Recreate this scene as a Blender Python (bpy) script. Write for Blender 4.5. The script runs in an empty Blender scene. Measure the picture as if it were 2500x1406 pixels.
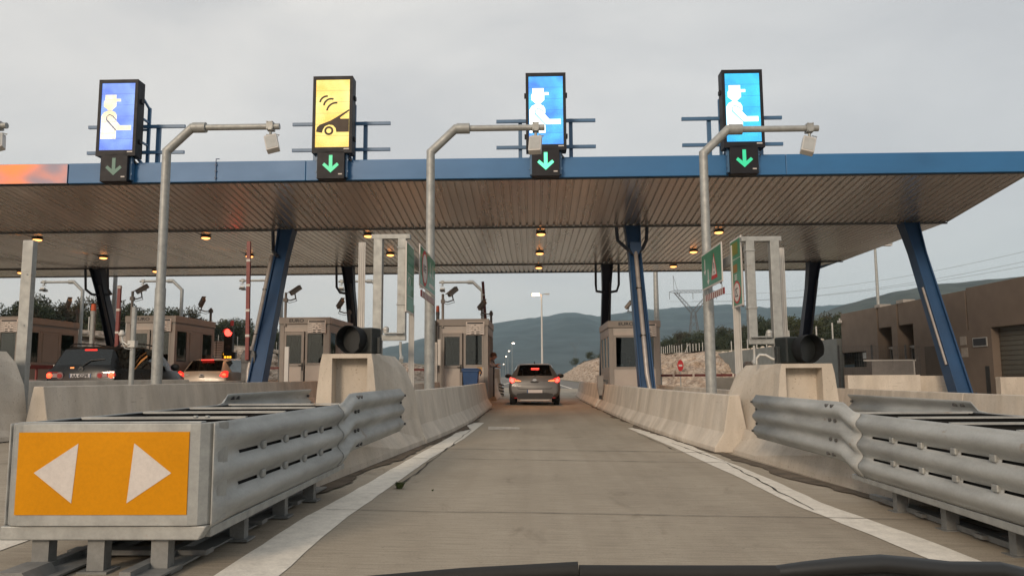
import bpy, bmesh, math, random
from mathutils import Vector, Matrix, noise as mnoise

scene = bpy.context.scene
COL = scene.collection
rad = math.radians
random.seed(7)

# ------------------------------------------------------------------ camera
FPX = 1900.0                       # focal length in photo pixels (2500 wide)
CAM_H = 0.98
PITCH, YAW, ROLL = math.atan(216.0 / FPX), rad(1.45), rad(-0.35)
cam_data = bpy.data.cameras.new("camera")
cam_data.sensor_width = 36.0
cam_data.lens = 36.0 * FPX / 2500.0
cam_data.clip_start = 0.05
cam_data.clip_end = 9000
cam = bpy.data.objects.new("camera", cam_data)
COL.objects.link(cam)
CAM_R = Matrix.Rotation(YAW, 3, 'Z') @ Matrix.Rotation(rad(90) + PITCH, 3, 'X') @ Matrix.Rotation(ROLL, 3, 'Z')
cam.location = (0, 0, CAM_H)
cam.rotation_euler = CAM_R.to_euler()
scene.camera = cam

# ------------------------------------------------------------------ sky, sun, exposure
SUN_EL, SUN_DIR = rad(22), Vector((-0.36, -0.93, 0))
SUN_DIR.normalize()
world = bpy.data.worlds.new("World")
scene.world = world
world.use_nodes = True
wn, wl = world.node_tree.nodes, world.node_tree.links
wn.clear()
w_out = wn.new("ShaderNodeOutputWorld")
w_bg = wn.new("ShaderNodeBackground")
w_bg.inputs[1].default_value = 0.1
w_sky = wn.new("ShaderNodeTexSky")
w_sky.sky_type = 'NISHITA'
w_sky.sun_disc = False
w_sky.sun_elevation = SUN_EL
w_sky.sun_rotation = math.atan2(SUN_DIR.x, SUN_DIR.y)
w_sky.dust_density = 4.0
tc = wn.new("ShaderNodeTexCoord")
mp = wn.new("ShaderNodeMapping")
mp.inputs['Scale'].default_value = (1.0, 1.0, 2.6)
wl.new(tc.outputs['Generated'], mp.inputs[0])


def wmath(op, a, b=None, clamp=False):
    n = wn.new("ShaderNodeMath")
    n.operation = op
    n.use_clamp = clamp
    for i, v in enumerate((a, b)):
        if v is None:
            continue
        if isinstance(v, (int, float)):
            n.inputs[i].default_value = v
        else:
            wl.new(v, n.inputs[i])
    return n.outputs[0]


def wmix(fac, a, b):
    n = wn.new("ShaderNodeMix")
    n.data_type = 'RGBA'
    for s, v in ((0, fac), (6, a), (7, b)):
        if isinstance(v, (int, float)):
            n.inputs[s].default_value = v
        elif isinstance(v, tuple):
            n.inputs[s].default_value = v + (1,)
        else:
            wl.new(v, n.inputs[s])
    return n.outputs[2]


sep = wn.new("ShaderNodeSeparateXYZ")
wl.new(tc.outputs['Generated'], sep.inputs[0])
nz = wn.new("ShaderNodeTexNoise")
nz.inputs['Scale'].default_value = 1.7
nz.inputs['Detail'].default_value = 7
nz.inputs['Roughness'].default_value = 0.55
nz.inputs['Distortion'].default_value = 0.35
wl.new(mp.outputs[0], nz.inputs['Vector'])
# an overcast deck: warm and bright in the west (left), cooler grey in the east, slightly green-grey low down
side = wmath('MULTIPLY_ADD', sep.outputs[0], 0.9)
side.node.inputs[2].default_value = 0.42
side.node.use_clamp = True
deck = wmix(side, (5.75, 5.52, 5.20), (4.45, 4.50, 4.50))
low = wmath('MULTIPLY_ADD', sep.outputs[2], -4.2)
low.node.inputs[2].default_value = 1.0
low.node.use_clamp = True
low_col = wmix(side, (5.6, 4.75, 4.0), (4.1, 4.42, 4.3))
deck2 = wmix(wmath('MULTIPLY', low, 0.85), deck, low_col)
cl = wmath('MULTIPLY_ADD', nz.outputs[0], 4.2)
cl.node.inputs[2].default_value = -1.75
cl.node.use_clamp = True
clouds = wmix(wmath('MULTIPLY', cl, 0.58), deck2, (3.5, 3.52, 3.6))
# sunset patch put into the sky where the polished fascia end mirrors it
dot = wn.new("ShaderNodeVectorMath")
dot.operation = 'DOT_PRODUCT'
wl.new(tc.outputs['Generated'], dot.inputs[0])
sv = Vector((SUN_DIR.x * math.cos(SUN_EL), SUN_DIR.y * math.cos(SUN_EL), math.sin(SUN_EL)))
dot.inputs[1].default_value = Vector((-0.5575, -0.8008, 0.2188)).normalized()
glow = wmath('MULTIPLY_ADD', dot.outputs['Value'], 500.0)
glow.node.inputs[2].default_value = -498.75
glow.node.use_clamp = True
nz2 = wn.new("ShaderNodeTexNoise")
nz2.inputs['Scale'].default_value = 30.0
nz2.inputs['Detail'].default_value = 3
wl.new(mp.outputs[0], nz2.inputs['Vector'])
patch = wmath('MULTIPLY_ADD', nz2.outputs[0], 7.0)
patch.node.inputs[2].default_value = -2.9
patch.node.use_clamp = True
sunset = wmix(wmath('MULTIPLY', glow, patch), clouds, (44.0, 7.0, 0.2))
final = wmix(0.93, w_sky.outputs[0], sunset)
wl.new(final, w_bg.inputs[0])
wl.new(w_bg.outputs[0], w_out.inputs[0])

sun_data = bpy.data.lights.new("sun", 'SUN')
sun_data.energy = 1.25
sun_data.angle = rad(14)
sun_data.color = (1.0, 0.80, 0.60)
sun = bpy.data.objects.new("sun", sun_data)
COL.objects.link(sun)
sun.location = (-40, -40, 40)
sun.rotation_euler = sv.to_track_quat('Z', 'Y').to_euler()

scene.view_settings.view_transform = 'Standard'
scene.view_settings.look = 'None'
scene.view_settings.exposure = 0.62
scene.view_settings.gamma = 1.0
scene.view_settings.use_curve_mapping = False
scene.render.engine = 'CYCLES'
scene.cycles.max_bounces = 6
scene.cycles.diffuse_bounces = 3
scene.cycles.glossy_bounces = 3
scene.cycles.transparent_max_bounces = 12
scene.cycles.volume_bounces = 0
scene.cycles.use_denoising = True
scene.cycles.sample_clamp_indirect = 6.0
scene.cycles.caustics_reflective = False
scene.cycles.caustics_refractive = False

# ------------------------------------------------------------------ placing: photo pixels to points in the place
SLOPE = -0.018                     # the plaza falls towards the right


def gz(x):
    return SLOPE * max(-14.0, min(20.0, x))


def ray(px, py):
    return CAM_R @ Vector(((px - 1250.0) / FPX, -(py - 703.0) / FPX, -1.0))


def at(px, py, Y):
    r = ray(px, py)
    return Vector((0, 0, CAM_H)) + r * (Y / r.y)


def gp(px, py, dz=0.0):
    r = ray(px, py)
    t = (dz - CAM_H) / (r.z - SLOPE * r.x)
    p = Vector((0, 0, CAM_H)) + r * t
    return p


# ------------------------------------------------------------------ mesh helpers
def V(*a):
    return Vector(a)


class MB:
    """collects shapes for one mesh object; o = the point its coordinates are measured from"""

    def __init__(s, o=(0, 0, 0)):
        s.v, s.f, s.m, s.o = [], [], [], Vector(o)

    def add(s, vs, fs, mi=0):
        b = len(s.v)
        s.v += [Vector(p) - s.o for p in vs]
        for f in fs:
            s.f.append([b + i for i in f])
            s.m.append(mi)
        return s

    def hexa(s, p, mi=0):            # 4 bottom, 4 top points in ring order
        return s.add(p, [(3, 2, 1, 0), (4, 5, 6, 7), (0, 1, 5, 4), (1, 2, 6, 5), (2, 3, 7, 6), (3, 0, 4, 7)], mi)

    def box(s, c, d, rz=0.0, rx=0.0, ry=0.0, mi=0):
        R = Matrix.Rotation(rz, 3, 'Z') @ Matrix.Rotation(ry, 3, 'Y') @ Matrix.Rotation(rx, 3, 'X')
        h = Vector(d) * 0.5
        c = Vector(c)
        p = [c + R @ Vector((sx * h.x, sy * h.y, sz * h.z)) for sz in (-1, 1) for sx, sy in ((-1, -1), (1, -1), (1, 1), (-1, 1))]
        return s.hexa(p, mi)

    def b2(s, lo, hi, mi=0):
        lo, hi = Vector(lo), Vector(hi)
        return s.box((lo + hi) / 2, hi - lo, mi=mi)

    def prism(s, prof, axis, a, b, mi=0):
        def P(u, v, w):
            return {'y': (u, w, v), 'x': (w, u, v), 'z': (u, v, w)}[axis]
        n = len(prof)
        area = sum(prof[i][0] * prof[(i + 1) % n][1] - prof[(i + 1) % n][0] * prof[i][1] for i in range(n))
        if (area < 0) != (axis == 'y'):
            prof = prof[::-1]
        vs = [P(u, v, a) for u, v in prof] + [P(u, v, b) for u, v in prof]
        fs = [tuple(range(n))[::-1], tuple(range(n, 2 * n))] + [(i, (i + 1) % n, n + (i + 1) % n, n + i) for i in range(n)]
        if b < a:
            fs = [f[::-1] for f in fs]
        return s.add(vs, fs, mi)

    def loft(s, rings, closed=True, cap=True, mi=0, skip=None):
        n = len(rings[0])
        vs = [p for r in rings for p in r]
        fs = []
        for k in range(len(rings) - 1):
            for i in range(n if closed else n - 1):
                if skip and skip(k, i):
                    continue
                j = (i + 1) % n
                fs.append((k * n + i, k * n + j, (k + 1) * n + j, (k + 1) * n + i))
        if cap and closed:
            fs.append(tuple(range(n))[::-1])
            fs.append(tuple((len(rings) - 1) * n + i for i in range(n)))
        return s.add(vs, fs, mi)

    def tube(s, pts, r, n=10, cap=True, mi=0, sq=None):
        pts = [Vector(p) for p in pts]
        rr = r if isinstance(r, (list, tuple)) else [r] * len(pts)
        rings, up = [], None
        for i, p in enumerate(pts):
            d0 = (p - pts[i - 1]).normalized() if i else None
            d1 = (pts[i + 1] - p).normalized() if i < len(pts) - 1 else None
            d = ((d0 + d1) if d0 is not None and d1 is not None else (d0 if d0 is not None else d1)).normalized()
            if up is None:
                up = Vector((0, 0, 1)) if abs(d.z) < 0.9 else Vector((0, 1, 0))
            x = d.cross(up).normalized()
            up = x.cross(d).normalized()
            k = 1.0
            if d0 is not None and d1 is not None:
                k = 1.0 / max(0.5, math.sqrt((1 + d0.dot(d1)) / 2))
            off = math.pi / 4 if n == 4 else 0
            ring = []
            for a in range(n):
                t = 2 * math.pi * a / n + off
                ring.append(p + (x * math.cos(t) * k + up * math.sin(t)) * rr[i] if d0 is None or d1 is None or abs(d.z) > 2 else
                            p + (x * math.cos(t) + up * math.sin(t) * k) * rr[i])
            rings.append(ring)
        return s.loft(rings, True, cap, mi)

    def cyl(s, p0, p1, r0, r1=None, n=16, mi=0):
        return s.tube([p0, p1], [r0, r0 if r1 is None else r1], n, True, mi)

    def bar(s, p0, p1, w, h=None, mi=0):
        """square-section bar, w across, h in the vertical sense"""
        p0, p1 = Vector(p0), Vector(p1)
        h = h or w
        d = (p1 - p0).normalized()
        up = Vector((0, 0, 1)) if abs(d.z) < 0.95 else Vector((0, 1, 0))
        x = d.cross(up).normalized()
        u = x.cross(d).normalized()
        q = [x * a * w / 2 + u * b * h / 2 for a, b in ((-1, -1), (1, -1), (1, 1), (-1, 1))]
        return s.loft([[p0 + k for k in q], [p1 + k for k in q]], mi=mi)

    def ball(s, c, r, nu=14, nv=8, sc=(1, 1, 1), mi=0):
        c = Vector(c)
        vs = [c + Vector((0, 0, -r * sc[2]))]
        for j in range(1, nv):
            t = -math.pi / 2 + math.pi * j / nv
            for i in range(nu):
                a = 2 * math.pi * i / nu
                vs.append(c + Vector((r * sc[0] * math.cos(t) * math.cos(a), r * sc[1] * math.cos(t) * math.sin(a), r * sc[2] * math.sin(t))))
        vs.append(c + Vector((0, 0, r * sc[2])))
        fs = []
        for i in range(nu):
            fs.append((0, 1 + (i + 1) % nu, 1 + i))
            for j in range(nv - 2):
                a, b = 1 + j * nu + i, 1 + j * nu + (i + 1) % nu
                fs.append((a, b, b + nu, a + nu))
            fs.append((1 + (nv - 2) * nu + i, 1 + (nv - 2) * nu + (i + 1) % nu, len(vs) - 1))
        return s.add(vs, fs, mi)

    def poly(s, pts, mi=0):
        return s.add(pts, [tuple(range(len(pts)))], mi)

    def build(s, name, mats, parent=None, loc=None, smooth=None, bevel=0.0, seg=2, solid=0.0, fix=True):
        me = bpy.data.meshes.new(name)
        me.from_pydata([tuple(p) for p in s.v], [], s.f)
        for m in (mats if isinstance(mats, (list, tuple)) else [mats]):
            me.materials.append(m)
        if any(s.m):
            me.polygons.foreach_set("material_index", s.m)
        if fix:
            bm = bmesh.new()
            bm.from_mesh(me)
            bmesh.ops.recalc_face_normals(bm, faces=bm.faces[:])
            bm.to_mesh(me)
            bm.free()
        if smooth is not None:
            for p in me.polygons:
                p.use_smooth = True
            me.set_sharp_from_angle(angle=rad(smooth))
        me.update()
        o = bpy.data.objects.new(name, me)
        COL.objects.link(o)
        if parent is not None:
            o.parent = parent
        if loc is not None:
            o.location = loc
        if solid:
            md = o.modifiers.new("thickness", 'SOLIDIFY')
            md.thickness = solid
            md.offset = 0
        if bevel:
            md = o.modifiers.new("edges", 'BEVEL')
            md.width = bevel
            md.segments = seg
            md.limit_method = 'ANGLE'
            md.angle_limit = rad(35)
        return o


def tag(o, label=None, cat=None, group=None, kind=None):
    if label:
        o["label"] = label
    if cat:
        o["category"] = cat
    if group:
        o["group"] = group
    if kind:
        o["kind"] = kind
    return o


def thing(name, label, cat, loc=(0, 0, 0), rz=0.0, group=None):
    o = bpy.data.objects.new(name, None)
    o.empty_display_size = 0.2
    COL.objects.link(o)
    o.location = loc
    o.rotation_euler = (0, 0, rz)
    return tag(o, label, cat, group)


def dup(o, loc=None, rz=None, label=None, group=None, parent=None, scale=None):
    kids = [c for c in bpy.data.objects if c.parent == o] if parent is None or True else []
    c = o.copy()
    COL.objects.link(c)
    if parent is not None:
        c.parent = parent
    if loc is not None:
        c.location = loc
    if rz is not None:
        c.rotation_euler = (0, 0, rz)
    if scale is not None:
        c.scale = scale
    if label:
        c["label"] = label
    if group:
        c["group"] = group
    for k in kids:
        dup(k, parent=c)
    return c


def struct(name, mb, m, **kw):
    return tag(mb.build(name, m, **kw), kind='structure')


def text_mesh(name, txt, size, m, parent, loc, rot, depth=0.002, bold=0.0, align='CENTER', sx=1.0):
    cu = bpy.data.curves.new(name, 'FONT')
    cu.body = txt
    cu.size = size
    cu.align_x = align
    cu.align_y = 'CENTER'
    cu.extrude = depth
    cu.offset = bold
    cu.resolution_u = 3
    o = bpy.data.objects.new(name, cu)
    COL.objects.link(o)
    bpy.context.view_layer.update()
    dg = bpy.context.evaluated_depsgraph_get()
    me = bpy.data.meshes.new_from_object(o.evaluated_get(dg))
    bpy.data.objects.remove(o)
    me.materials.clear()
    me.materials.append(m)
    r = bpy.data.objects.new(name, me)
    COL.objects.link(r)
    r.parent = parent
    r.location = loc
    r.rotation_euler = rot
    r.scale = (sx, 1, 1)
    return r


# ------------------------------------------------------------------ materials
def mat(name, rgb, rough=0.6, metal=0.0, var=0.12, scale=6.0, bump=0.0, bscale=40.0, rvar=0.1, streak=None, tint=None,
        spec=0.5, coat=0.0, world_space=False, fine=0.0, rust=0.0, streaks=0.0):
    """principled surface with large and small noise in colour and gloss; streak=(sx,sy,sz) stretches the stain noise"""
    m = bpy.data.materials.new(name)
    m.use_nodes = True
    n, l = m.node_tree.nodes, m.node_tree.links
    b = n["Principled BSDF"]
    b.inputs['Metallic'].default_value = metal
    b.inputs['Specular IOR Level'].default_value = spec
    b.inputs['Coat Weight'].default_value = coat
    b.inputs['Coat Roughness'].default_value = 0.08
    t = n.new("ShaderNodeTexCoord")
    oi = n.new("ShaderNodeObjectInfo")
    mpn = n.new("ShaderNodeMapping")
    l.new(t.outputs['Object'], mpn.inputs[0])
    if not world_space:
        mul = n.new("ShaderNodeMath")
        mul.operation = 'MULTIPLY'
        mul.inputs[1].default_value = 37.0
        l.new(oi.outputs['Random'], mul.inputs[0])
        l.new(mul.outputs[0], mpn.inputs['Location'])
    if streak:
        mpn.inputs['Scale'].default_value = streak
    a = n.new("ShaderNodeTexNoise")
    a.inputs['Scale'].default_value = scale
    a.inputs['Detail'].default_value = 8
    a.inputs['Roughness'].default_value = 0.6
    l.new(mpn.outputs[0], a.inputs['Vector'])
    rp = n.new("ShaderNodeValToRGB")
    rp.color_ramp.elements[0].position = 0.3
    rp.color_ramp.elements[1].position = 0.72
    lo = tuple(max(0.0, c * (1 - var * 1.6)) for c in rgb)
    hi = tuple(min(1.0, c * (1 + var)) for c in rgb)
    if tint:
        lo = tuple(x * y for x, y in zip(lo, tint))
    rp.color_ramp.elements[0].color = lo + (1,)
    rp.color_ramp.elements[1].color = hi + (1,)
    l.new(a.outputs[0], rp.inputs[0])
    colr = rp.outputs[0]

    def layer(sc, scale_, lo_, hi_, c, det=5, mode='MULTIPLY'):
        mm = n.new("ShaderNodeMapping")
        mm.inputs['Scale'].default_value = sc
        l.new(t.outputs['Object'], mm.inputs[0])
        q = n.new("ShaderNodeTexNoise")
        q.inputs['Scale'].default_value = scale_
        q.inputs['Detail'].default_value = det
        q.inputs['Roughness'].default_value = 0.65
        l.new(mm.outputs[0], q.inputs['Vector'])
        r2 = n.new("ShaderNodeValToRGB")
        r2.color_ramp.elements[0].position, r2.color_ramp.elements[0].color = lo_, c + (1,)
        r2.color_ramp.elements[1].position, r2.color_ramp.elements[1].color = hi_, (1, 1, 1, 1)
        l.new(q.outputs[0], r2.inputs[0])
        x = n.new("ShaderNodeMix")
        x.data_type = 'RGBA'
        x.blend_type = mode
        x.inputs[0].default_value = 1.0
        l.new(colr, x.inputs[6])
        l.new(r2.outputs[0], x.inputs[7])
        return x.outputs[2]
    if fine:
        f_ = 1 - fine
        colr = layer((1, 1, 1), 55.0, 0.35, 0.6, (f_, f_, f_))
    if rust:
        colr = layer((1, 0.6, 1), 6.0, 0.30, 0.36, (1 - 0.45 * rust, 1 - 0.7 * rust, 1 - 0.9 * rust))
    if streaks:
        s_ = 1 - streaks
        colr = layer((2.2, 2.2, 0.3), 1.3, 0.36, 0.60, (s_, s_ * 0.98, s_ * 0.95))
        colr = layer((0.6, 0.6, 5), 1.6, 0.25, 0.33, (0.52, 0.50, 0.48))
        colr = layer((1, 1, 1), 42.0, 0.30, 0.37, (0.6, 0.56, 0.5), 2)
    l.new(colr, b.inputs['Base Color'])
    rm = n.new("ShaderNodeMath")
    rm.operation = 'MULTIPLY_ADD'
    rm.use_clamp = True
    rm.inputs[1].default_value = -2 * rvar
    rm.inputs[2].default_value = rough + rvar
    l.new(a.outputs[0], rm.inputs[0])
    l.new(rm.outputs[0], b.inputs['Roughness'])
    if bump:
        c = n.new("ShaderNodeTexNoise")
        c.inputs['Scale'].default_value = bscale
        c.inputs['Detail'].default_value = 4
        l.new(t.outputs['Object'], c.inputs['Vector'])
        bp = n.new("ShaderNodeBump")
        bp.inputs['Strength'].default_value = bump
        bp.inputs['Distance'].default_value = 0.02
        l.new(c.outputs[0], bp.inputs['Height'])
        l.new(bp.outputs[0], b.inputs['Normal'])
    return m


def emit(name, rgb, strength, base=(0.02, 0.02, 0.02), speckle=0.0, scale=60.0):
    m = bpy.data.materials.new(name)
    m.use_nodes = True
    n, l = m.node_tree.nodes, m.node_tree.links
    b = n["Principled BSDF"]
    b.inputs['Base Color'].default_value = base + (1,)
    b.inputs['Roughness'].default_value = 0.4
    b.inputs['Emission Color'].default_value = rgb + (1,)
    b.inputs['Emission Strength'].default_value = strength
    if speckle:
        t = n.new("ShaderNodeTexCoord")
        ck = n.new("ShaderNodeTexNoise")
        ck.inputs['Scale'].default_value = scale
        ck.inputs['Detail'].default_value = 2
        mm = n.new("ShaderNodeMath")
        mm.operation = 'MULTIPLY_ADD'
        mm.inputs[1].default_value = speckle * strength * 3
        mm.inputs[2].default_value = strength * (1 - 1.5 * speckle)
        l.new(t.outputs['Object'], ck.inputs['Vector'])
        l.new(ck.outputs[0], mm.inputs[0])
        l.new(mm.outputs[0], b.inputs['Emission Strength'])
    return m


def glass(name, tint, rough=0.02):
    m = bpy.data.materials.new(name)
    m.use_nodes = True
    n, l = m.node_tree.nodes, m.node_tree.links
    n.clear()
    out = n.new("ShaderNodeOutputMaterial")
    tr = n.new("ShaderNodeBsdfTransparent")
    tr.inputs[0].default_value = tint + (1,)
    gl = n.new("ShaderNodeBsdfGlossy")
    gl.inputs['Roughness'].default_value = rough
    gl.inputs[0].default_value = (0.9, 0.95, 0.95, 1)
    fr = n.new("ShaderNodeFresnel")
    fr.inputs[0].default_value = 1.6
    mx = n.new("ShaderNodeMixShader")
    l.new(fr.outputs[0], mx.inputs[0])
    l.new(tr.outputs[0], mx.inputs[1])
    l.new(gl.outputs[0], mx.inputs[2])
    l.new(mx.outputs[0], out.inputs[0])
    return m


M = {}
M['concrete'] = mat("cast_concrete", (0.525, 0.47, 0.40), 0.85, streaks=0.06, var=0.13, scale=2.2, bump=0.25, bscale=55, streak=(1, 1, 0.45), tint=(0.95, 0.95, 0.95))
M['barrier'] = mat("barrier_concrete", (0.57, 0.515, 0.445), 0.85, streaks=0.09, var=0.15, scale=1.6, bump=0.25, bscale=45, streak=(1.6, 1.6, 0.5))
M['wall'] = mat("grey_wall", (0.20, 0.21, 0.20), 0.9, var=0.1, scale=1.5, bump=0.1)
M['island'] = mat("island_concrete", (0.34, 0.29, 0.235), 0.9, var=0.15, scale=2)
M['cream'] = mat("cream_wall", (0.55, 0.47, 0.38), 0.9, var=0.1, scale=2)
M['galv'] = mat("galvanised_steel", (0.345, 0.355, 0.345), 0.55, metal=0.35, var=0.13, scale=9, rvar=0.12, bump=0.05, bscale=20, fine=0.10, rust=0.3)
M['galv_shaded'] = mat("shaded_rusty_steel", (0.22, 0.225, 0.22), 0.6, metal=0.3, var=0.16, scale=7, fine=0.12, rust=0.5)  # rusty galvanised steel, darkened for the shadow under the cushion
M['rail'] = mat("galvanised_rail", (0.385, 0.395, 0.385), 0.62, metal=0.2, var=0.19, scale=4.0, rvar=0.12, streak=(1, 0.35, 1.5), fine=0.08, rust=0.4)
M['dark_steel'] = mat("dark_steel", (0.11, 0.11, 0.11), 0.6, metal=0.4, var=0.2, scale=8)
M['white_steel'] = mat("white_painted_post", (0.50, 0.485, 0.46), 0.5, var=0.07, scale=4)
M['blue'] = mat("blue_paint", (0.050, 0.135, 0.26), 0.42, var=0.08, scale=1.3, rvar=0.05, bump=0.02, bscale=3)
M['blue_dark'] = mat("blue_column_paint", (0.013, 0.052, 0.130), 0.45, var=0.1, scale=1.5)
M['fascia'] = mat("blue_fascia", (0.022, 0.128, 0.300), 0.45, var=0.10, scale=0.5, rvar=0.08, streak=(1, 1, 2), bump=0.03, bscale=0.8)
M['mirror_panel'] = mat("polished_fascia", (0.26, 0.30, 0.38), 0.05, metal=1.0, var=0.05, scale=1.0, rvar=0.02)
M['black'] = mat("black_plastic", (0.014, 0.015, 0.016), 0.45, var=0.2, scale=10)
M['housing'] = mat("sign_housing", (0.007, 0.007, 0.011), 0.55, var=0.2, scale=5, spec=0.3)
M['signal_body'] = mat("signal_housing", (0.009, 0.013, 0.013), 0.5, var=0.2, scale=8)
M['yellow'] = mat("hazard_yellow", (0.60, 0.245, 0.0), 0.6, var=0.06, scale=2, fine=0.08, spec=0.15)
M['sign_white'] = mat("sign_white", (0.58, 0.54, 0.51), 0.55, fine=0.1, var=0.05, scale=4)
M['road_white'] = mat("road_paint", (0.72, 0.67, 0.585), 0.8, var=0.11, scale=9, fine=0.12, bump=0.2, bscale=60)
M['green'] = mat("green_sign", (0.008, 0.165, 0.080), 0.4, var=0.08, scale=2, coat=0.2)
M['red'] = mat("red_paint", (0.165, 0.014, 0.012), 0.45, var=0.15, scale=6)
M['signred'] = mat("sign_red", (0.42, 0.012, 0.014), 0.5, var=0.06)
M['darkred'] = mat("boom_dark_red", (0.10, 0.008, 0.008), 0.5, var=0.15)
M['amber_lens'] = mat("amber_lens", (0.55, 0.09, 0.02), 0.3, var=0.05)
M['red_lens'] = mat("red_lens", (0.45, 0.02, 0.015), 0.25, var=0.05)
M['booth'] = mat("booth_grey", (0.225, 0.208, 0.192), 0.5, var=0.06, scale=2, rvar=0.05)
M['booth_panel'] = mat("booth_panel", (0.39, 0.355, 0.325), 0.5, var=0.05, scale=2)
M['booth_dark'] = mat("booth_inside", (0.06, 0.055, 0.05), 0.8, var=0.2)
M['brown'] = mat("building_render", (0.165, 0.130, 0.104), 0.9, var=0.08, scale=1.2, bump=0.1, bscale=30)
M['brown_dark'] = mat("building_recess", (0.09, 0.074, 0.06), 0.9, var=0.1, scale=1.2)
M['alu'] = mat("window_aluminium", (0.42, 0.42, 0.40), 0.45, metal=0.3, var=0.08)
M['rubber'] = mat("tyre_rubber", (0.012, 0.012, 0.012), 0.8, var=0.2)
M['chrome'] = mat("chrome", (0.62, 0.62, 0.62), 0.18, metal=1.0, var=0.05)
M['plate'] = mat("number_plate", (0.50, 0.47, 0.47), 0.5, var=0.03)
M['ink'] = mat("dark_print", (0.015, 0.015, 0.018), 0.6, var=0.1)
M['bin'] = mat("bin_blue", (0.012, 0.055, 0.16), 0.45, var=0.1)
M['skin'] = mat("skin", (0.45, 0.22, 0.15), 0.6, var=0.1)
M['hair'] = mat("brown_hair", (0.10, 0.045, 0.025), 0.7, var=0.2, scale=30)
M['shirt'] = mat("pale_shirt", (0.35, 0.32, 0.32), 0.8, var=0.1)
M['hivis'] = mat("hivis_vest", (0.55, 0.75, 0.03), 0.7, var=0.08)
M['trunk'] = mat("bark", (0.09, 0.07, 0.05), 0.9, var=0.3, scale=10)
M['wire'] = mat("cable", (0.10, 0.10, 0.105), 0.6, var=0.05)
M['pipe'] = mat("drain_pipe", (0.36, 0.33, 0.31), 0.45, metal=0.3, var=0.12, scale=5)
M['pipe_dark'] = mat("dark_drain_pipe", (0.035, 0.045, 0.065), 0.45, var=0.1)
M['foam'] = mat("seat_fabric", (0.02, 0.02, 0.022), 0.9, var=0.2)
M['glass'] = glass("booth_glass", (0.50, 0.55, 0.55))
M['car_glass'] = glass("tinted_glass", (0.36, 0.38, 0.38))
M['dark_glass'] = glass("privacy_glass", (0.04, 0.045, 0.045))
M['bglass'] = mat("building_glass", (0.02, 0.023, 0.022), 0.08, var=0.1)
M['sodium'] = emit("sodium_lamp", (1.0, 0.36, 0.10), 2.3)
M['sodium_street'] = emit("street_lamp_light", (1.0, 0.55, 0.24), 9.0)
M['brake'] = emit("brake_lamp", (1.0, 0.03, 0.02), 1.6, base=(0.3, 0.01, 0.01))
M['brake_hot'] = emit("brake_bulb", (1.0, 0.06, 0.02), 2.8, base=(0.3, 0.01, 0.01))
M['stop_hot'] = emit("stop_lens", (1.0, 0.045, 0.03), 4.0, base=(0.3, 0.01, 0.01))
M['amber_text'] = emit("amber_display", (1.0, 0.42, 0.02), 1.6)
# ================================================================== the land
def rockmat():
    m = bpy.data.materials.new("cut_rock")
    m.use_nodes = True
    n, l = m.node_tree.nodes, m.node_tree.links
    b = n["Principled BSDF"]
    b.inputs['Roughness'].default_value = 0.95
    t = n.new("ShaderNodeTexCoord")
    mpn = n.new("ShaderNodeMapping")
    mpn.inputs['Scale'].default_value = (1, 0.55, 1.5)
    l.new(t.outputs['Object'], mpn.inputs[0])
    a = n.new("ShaderNodeTexNoise")
    a.inputs['Scale'].default_value = 1.1
    a.inputs['Detail'].default_value = 9
    a.inputs['Roughness'].default_value = 0.72
    a.inputs['Distortion'].default_value = 0.6
    l.new(mpn.outputs[0], a.inputs['Vector'])
    rp = n.new("ShaderNodeValToRGB")
    e = rp.color_ramp.elements
    e[0].position, e[0].color = 0.34, (0.10, 0.07, 0.05, 1)
    e[1].position, e[1].color = 0.68, (0.62, 0.53, 0.44, 1)
    x = e.new(0.45)
    x.color = (0.38, 0.29, 0.22, 1)
    x = e.new(0.56)
    x.color = (0.52, 0.42, 0.33, 1)
    l.new(a.outputs[0], rp.inputs[0])
    vo = n.new("ShaderNodeTexVoronoi")
    vo.feature = 'DISTANCE_TO_EDGE'
    vo.inputs['Scale'].default_value = 2.4
    l.new(mpn.outputs[0], vo.inputs['Vector'])
    cr = n.new("ShaderNodeValToRGB")
    cr.color_ramp.elements[0].position, cr.color_ramp.elements[0].color = 0.0, (0.28, 0.24, 0.2, 1)
    cr.color_ramp.elements[1].position, cr.color_ramp.elements[1].color = 0.14, (1, 1, 1, 1)
    l.new(vo.outputs['Distance'], cr.inputs[0])
    ml = n.new("ShaderNodeMix")
    ml.data_type = 'RGBA'
    ml.blend_type = 'MULTIPLY'
    ml.inputs[0].default_value = 0.45
    l.new(rp.outputs[0], ml.inputs[6])
    l.new(cr.outputs[0], ml.inputs[7])
    l.new(ml.outputs[2], b.inputs['Base Color'])
    bp = n.new("ShaderNodeBump")
    bp.inputs['Strength'].default_value = 0.8
    bp.inputs['Distance'].default_value = 0.5
    l.new(a.outputs[0], bp.inputs['Height'])
    l.new(bp.outputs[0], b.inputs['Normal'])
    return m


M['rock'] = rockmat()
M['grass'] = mat("dry_grass", (0.135, 0.115, 0.058), 0.95, var=0.35, scale=0.6, bump=0.4, bscale=4, world_space=True)
M['verge'] = mat("green_verge", (0.085, 0.10, 0.045), 0.95, var=0.3, scale=0.8, bump=0.4, bscale=5, world_space=True)
M['soil'] = mat("bare_earth", (0.20, 0.17, 0.13), 0.95, var=0.25, scale=0.05, bump=0.2, bscale=3, world_space=True)
M['mountain'] = mat("scrub_mountain", (0.034, 0.047, 0.048), 0.95, var=0.45, scale=0.012, world_space=True)
M['hill'] = mat("scrub_hill", (0.048, 0.055, 0.043), 0.95, var=0.35, scale=0.03, world_space=True)
M['asphalt'] = mat("highway_asphalt", (0.155, 0.145, 0.13), 0.9, var=0.15, scale=0.7, bump=0.2, bscale=30, world_space=True)


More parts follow.
